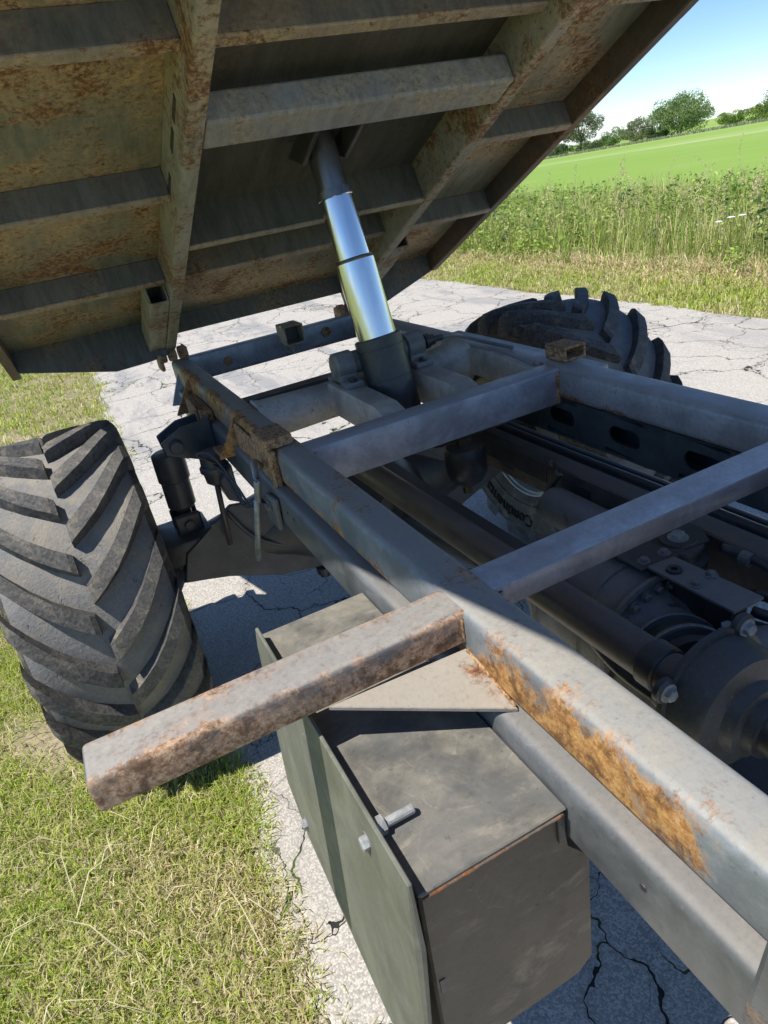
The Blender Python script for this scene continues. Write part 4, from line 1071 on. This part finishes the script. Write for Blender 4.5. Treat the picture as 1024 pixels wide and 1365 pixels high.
obj('drive_shaft', cyl_bm((-0.03, -0.185, 0.785), (-0.035, -0.9, 0.74), 0.034, 24), 'black', truck, 40)
pv = obj('valve_body', lathe_bm((0.10, -0.055, 0.78), (0.23, -0.12, 0.795), [(0, 0.03), (0.02, 0.032), (0.06, 0.030), (0.065, 0.020), (0.09, 0.020), (0.092, 0.026), (0.12, 0.026), (0.125, 0.012), (0.14, 0.012)], 20), 'cast', truck, 40)
obj('valve_cap', lathe_bm((0.075, -0.03, 0.79), (0.075, -0.03, 0.9), [(0, 0.016), (0.02, 0.016), (0.022, 0.012), (0.034, 0.012)], 6), 'bolt', pv)
# long brown pipe on the left side
pp = obj('long_pipe', cyl_bm((-0.088, 1.20, 0.822), (-0.082, -0.082, 0.826), 0.034, 28), 'brownpipe', truck, 40)
pp['label'] = 'long dark brown pipe running under the crossmembers'
obj('pipe_collar', cyl_bm((-0.082, -0.02, 0.826), (-0.082, -0.055, 0.826), 0.039, 24), 'black', pp, 40)
obj('torque_plate', box_bm(-0.03, 0.035, 0.42, 1.15, 0.755, 0.785, 0.006, 1), 'black', truck)
# accumulator
ac = obj('accumulator', lathe_bm((0.13, 0.83, 0.90), (0.13, 0.83, 0.6), [(0, 0.020), (0.02, 0.022), (0.024, 0.050), (0.04, 0.0555), (0.095, 0.0555), (0.12, 0.045), (0.135, 0.026), (0.137, 0.017), (0.16, 0.017), (0.163, 0.012)], 30), 'black', truck, 40)
obj('accumulator_bracket', box_bm(0.06, 0.30, 0.86, 0.90, 0.88, 0.93, 0.004, 1), 'black', ac)
# bolted mounting plates over the gearbox
mp = obj('mounting_plate', prism_bm([(0.080, -0.034, 0.850), (0.146, -0.036, 0.850), (0.137, 0.139, 0.850), (0.078, 0.145, 0.850)], (0, 0, -0.006), 0.001), 'cast', truck)
obj('mounting_plate', prism_bm([(0.066, 0.146, 0.846), (0.150, 0.141, 0.846), (0.150, 0.30, 0.846), (0.066, 0.30, 0.846)], (0, 0, -0.006), 0.001), 'black', truck)
for (a, b, z) in ((0.094, 0.053, 0.850), (0.134, 0.056, 0.850), (0.089, 0.163, 0.846), (0.136, 0.161, 0.846)):
    obj('bolt', hexbolt_bm((a, b, z), (0, 0, 1), 0.008, 0.007), 'cast', mp)
obj('boss_washer', lathe_bm((0.101, 0.105, 0.850), (0.101, 0.105, 1), [(0, 0.014), (0.005, 0.013), (0.005, 0.006), (0.0, 0.005)], 20), 'black', mp)
bm = box_bm(0.10, 0.135, -0.02, 0.29, 0.76, 0.8435, 0.006, 1)
obj('plate_pedestal', bm, 'black', mp)
rm_ = obj('rubber_mount', lathe_bm((0.197, 0.185, 0.79), (0.197, 0.185, 1), [(0, 0.055), (0.015, 0.056), (0.02, 0.045), (0.035, 0.043), (0.038, 0.048), (0.045, 0.046), (0.05, 0.036), (0.055, 0.034)], 28), 'black', truck, 40)
obj('bolt', hexbolt_bm((0.197, 0.185, 0.845), (0, 0, 1), 0.013, 0.010), 'bolt', rm_)
obj('mount_tab', prism_bm([(0.18, 0.15, 0.842), (0.235, 0.145, 0.842), (0.262, 0.19, 0.842), (0.25, 0.26, 0.842), (0.18, 0.24, 0.842)], (0, 0, -0.004)), 'web', rm_)
# inner longitudinal beam, small rails and hoses near the right chassis rail
ib = obj('inner_beam', prism_bm([(0.262, -0.9, 0.835), (0.318, -0.9, 0.835), (0.318, -0.9, 0.74), (0.262, -0.9, 0.74)], (0, 2.1, 0), 0.004), 'brownpipe', truck)
obj('beam_opening', box_bm(0.2598, 0.2625, 0.50, 0.60, 0.755, 0.81), 'black', ib)
obj('beam_opening', box_bm(0.2598, 0.2625, 0.80, 0.86, 0.765, 0.805), 'black', ib)
for (x_, z_, r_) in ((0.352, 0.822, 0.012), (0.378, 0.805, 0.010), (0.405, 0.80, 0.014)):
    obj('line_pipe', pipe_bm(curve_pts([(x_, 1.2, z_), (x_ + 0.008, 0.7, z_ - 0.006), (x_ - 0.004, 0.2, z_ + 0.004), (x_, -0.9, z_)], 6), r_, 10), 'black', ib, True)
hk = pipe_bm([(0.235, 1.05, 0.86), (0.235, 0.60, 0.862), (0.232, 0.575, 0.84), (0.205, 0.62, 0.745), (0.215, 0.56, 0.735)], 0.011, 6)
obj('bent_bar', hk, 'black', ib)
obj('side_angle', box_bm(0.228, 0.234, 0.62, 1.06, 0.80, 0.862, 0.002, 1), 'black', ib)
tk = obj('air_tank', lathe_bm((0.205, 0.60, 0.77), (0.205, 0.36, 0.77), [(0, 0.0), (0.008, 0.025), (0.025, 0.042), (0.04, 0.046), (0.20, 0.046), (0.225, 0.035), (0.24, 0.0)], 28, cap=False), 'cast', truck, 40)
hoses = [[(0.25, 0.13, 0.825), (0.262, 0.05, 0.82), (0.25, -0.05, 0.80), (0.24, -0.20, 0.80)], [(0.20, 0.02, 0.80), (0.22, -0.06, 0.81), (0.25, -0.14, 0.78), (0.26, -0.3, 0.77)],
         [(0.17, 0.0, 0.79), (0.2, -0.08, 0.78), (0.22, -0.2, 0.76), (0.2, -0.4, 0.74)], [(-0.02, 0.28, 0.78), (-0.06, 0.20, 0.80), (-0.08, 0.05, 0.76), (-0.06, -0.1, 0.74)]]
for h_ in hoses:
    o = obj('hose', pipe_bm(curve_pts(h_, 6), 0.010, 8), 'black', gb_, True)
for (p_, d_) in (((0.255, 0.09, 0.822), (0, -1, 0)), ((0.245, -0.09, 0.80), (0, -1, 0))):
    obj('hose_clamp', lathe_bm(p_, Vector(p_) + Vector(d_), [(0, 0.0135), (0.02, 0.0135)], 14), 'cast', gb_)
obj('dark_belly_filler', box_bm(-0.02, 0.34, -1.0, 0.15, 0.46, 0.58, 0.02, 2), 'black', truck)  # added dark block, hides the bright ground below the gearbox
obj('propeller_shaft', cyl_bm((0.04, 0.40, 0.68), (0.02, 1.2, 0.60), 0.035, 24), 'black', truck, 40)
obj('differential', lathe_bm((0.03, 1.0, 0.62), (0.03, 1.4, 0.60), [(0, 0.05), (0.02, 0.06), (0.04, 0.06), (0.05, 0.10), (0.2, 0.15), (0.35, 0.15)], 30), 'black', truck, 40)
obj('frame_tie', box_bm(-0.33, 0.33, 1.55, 1.62, 0.88, 0.95, 0.006, 1), 'black', truck)
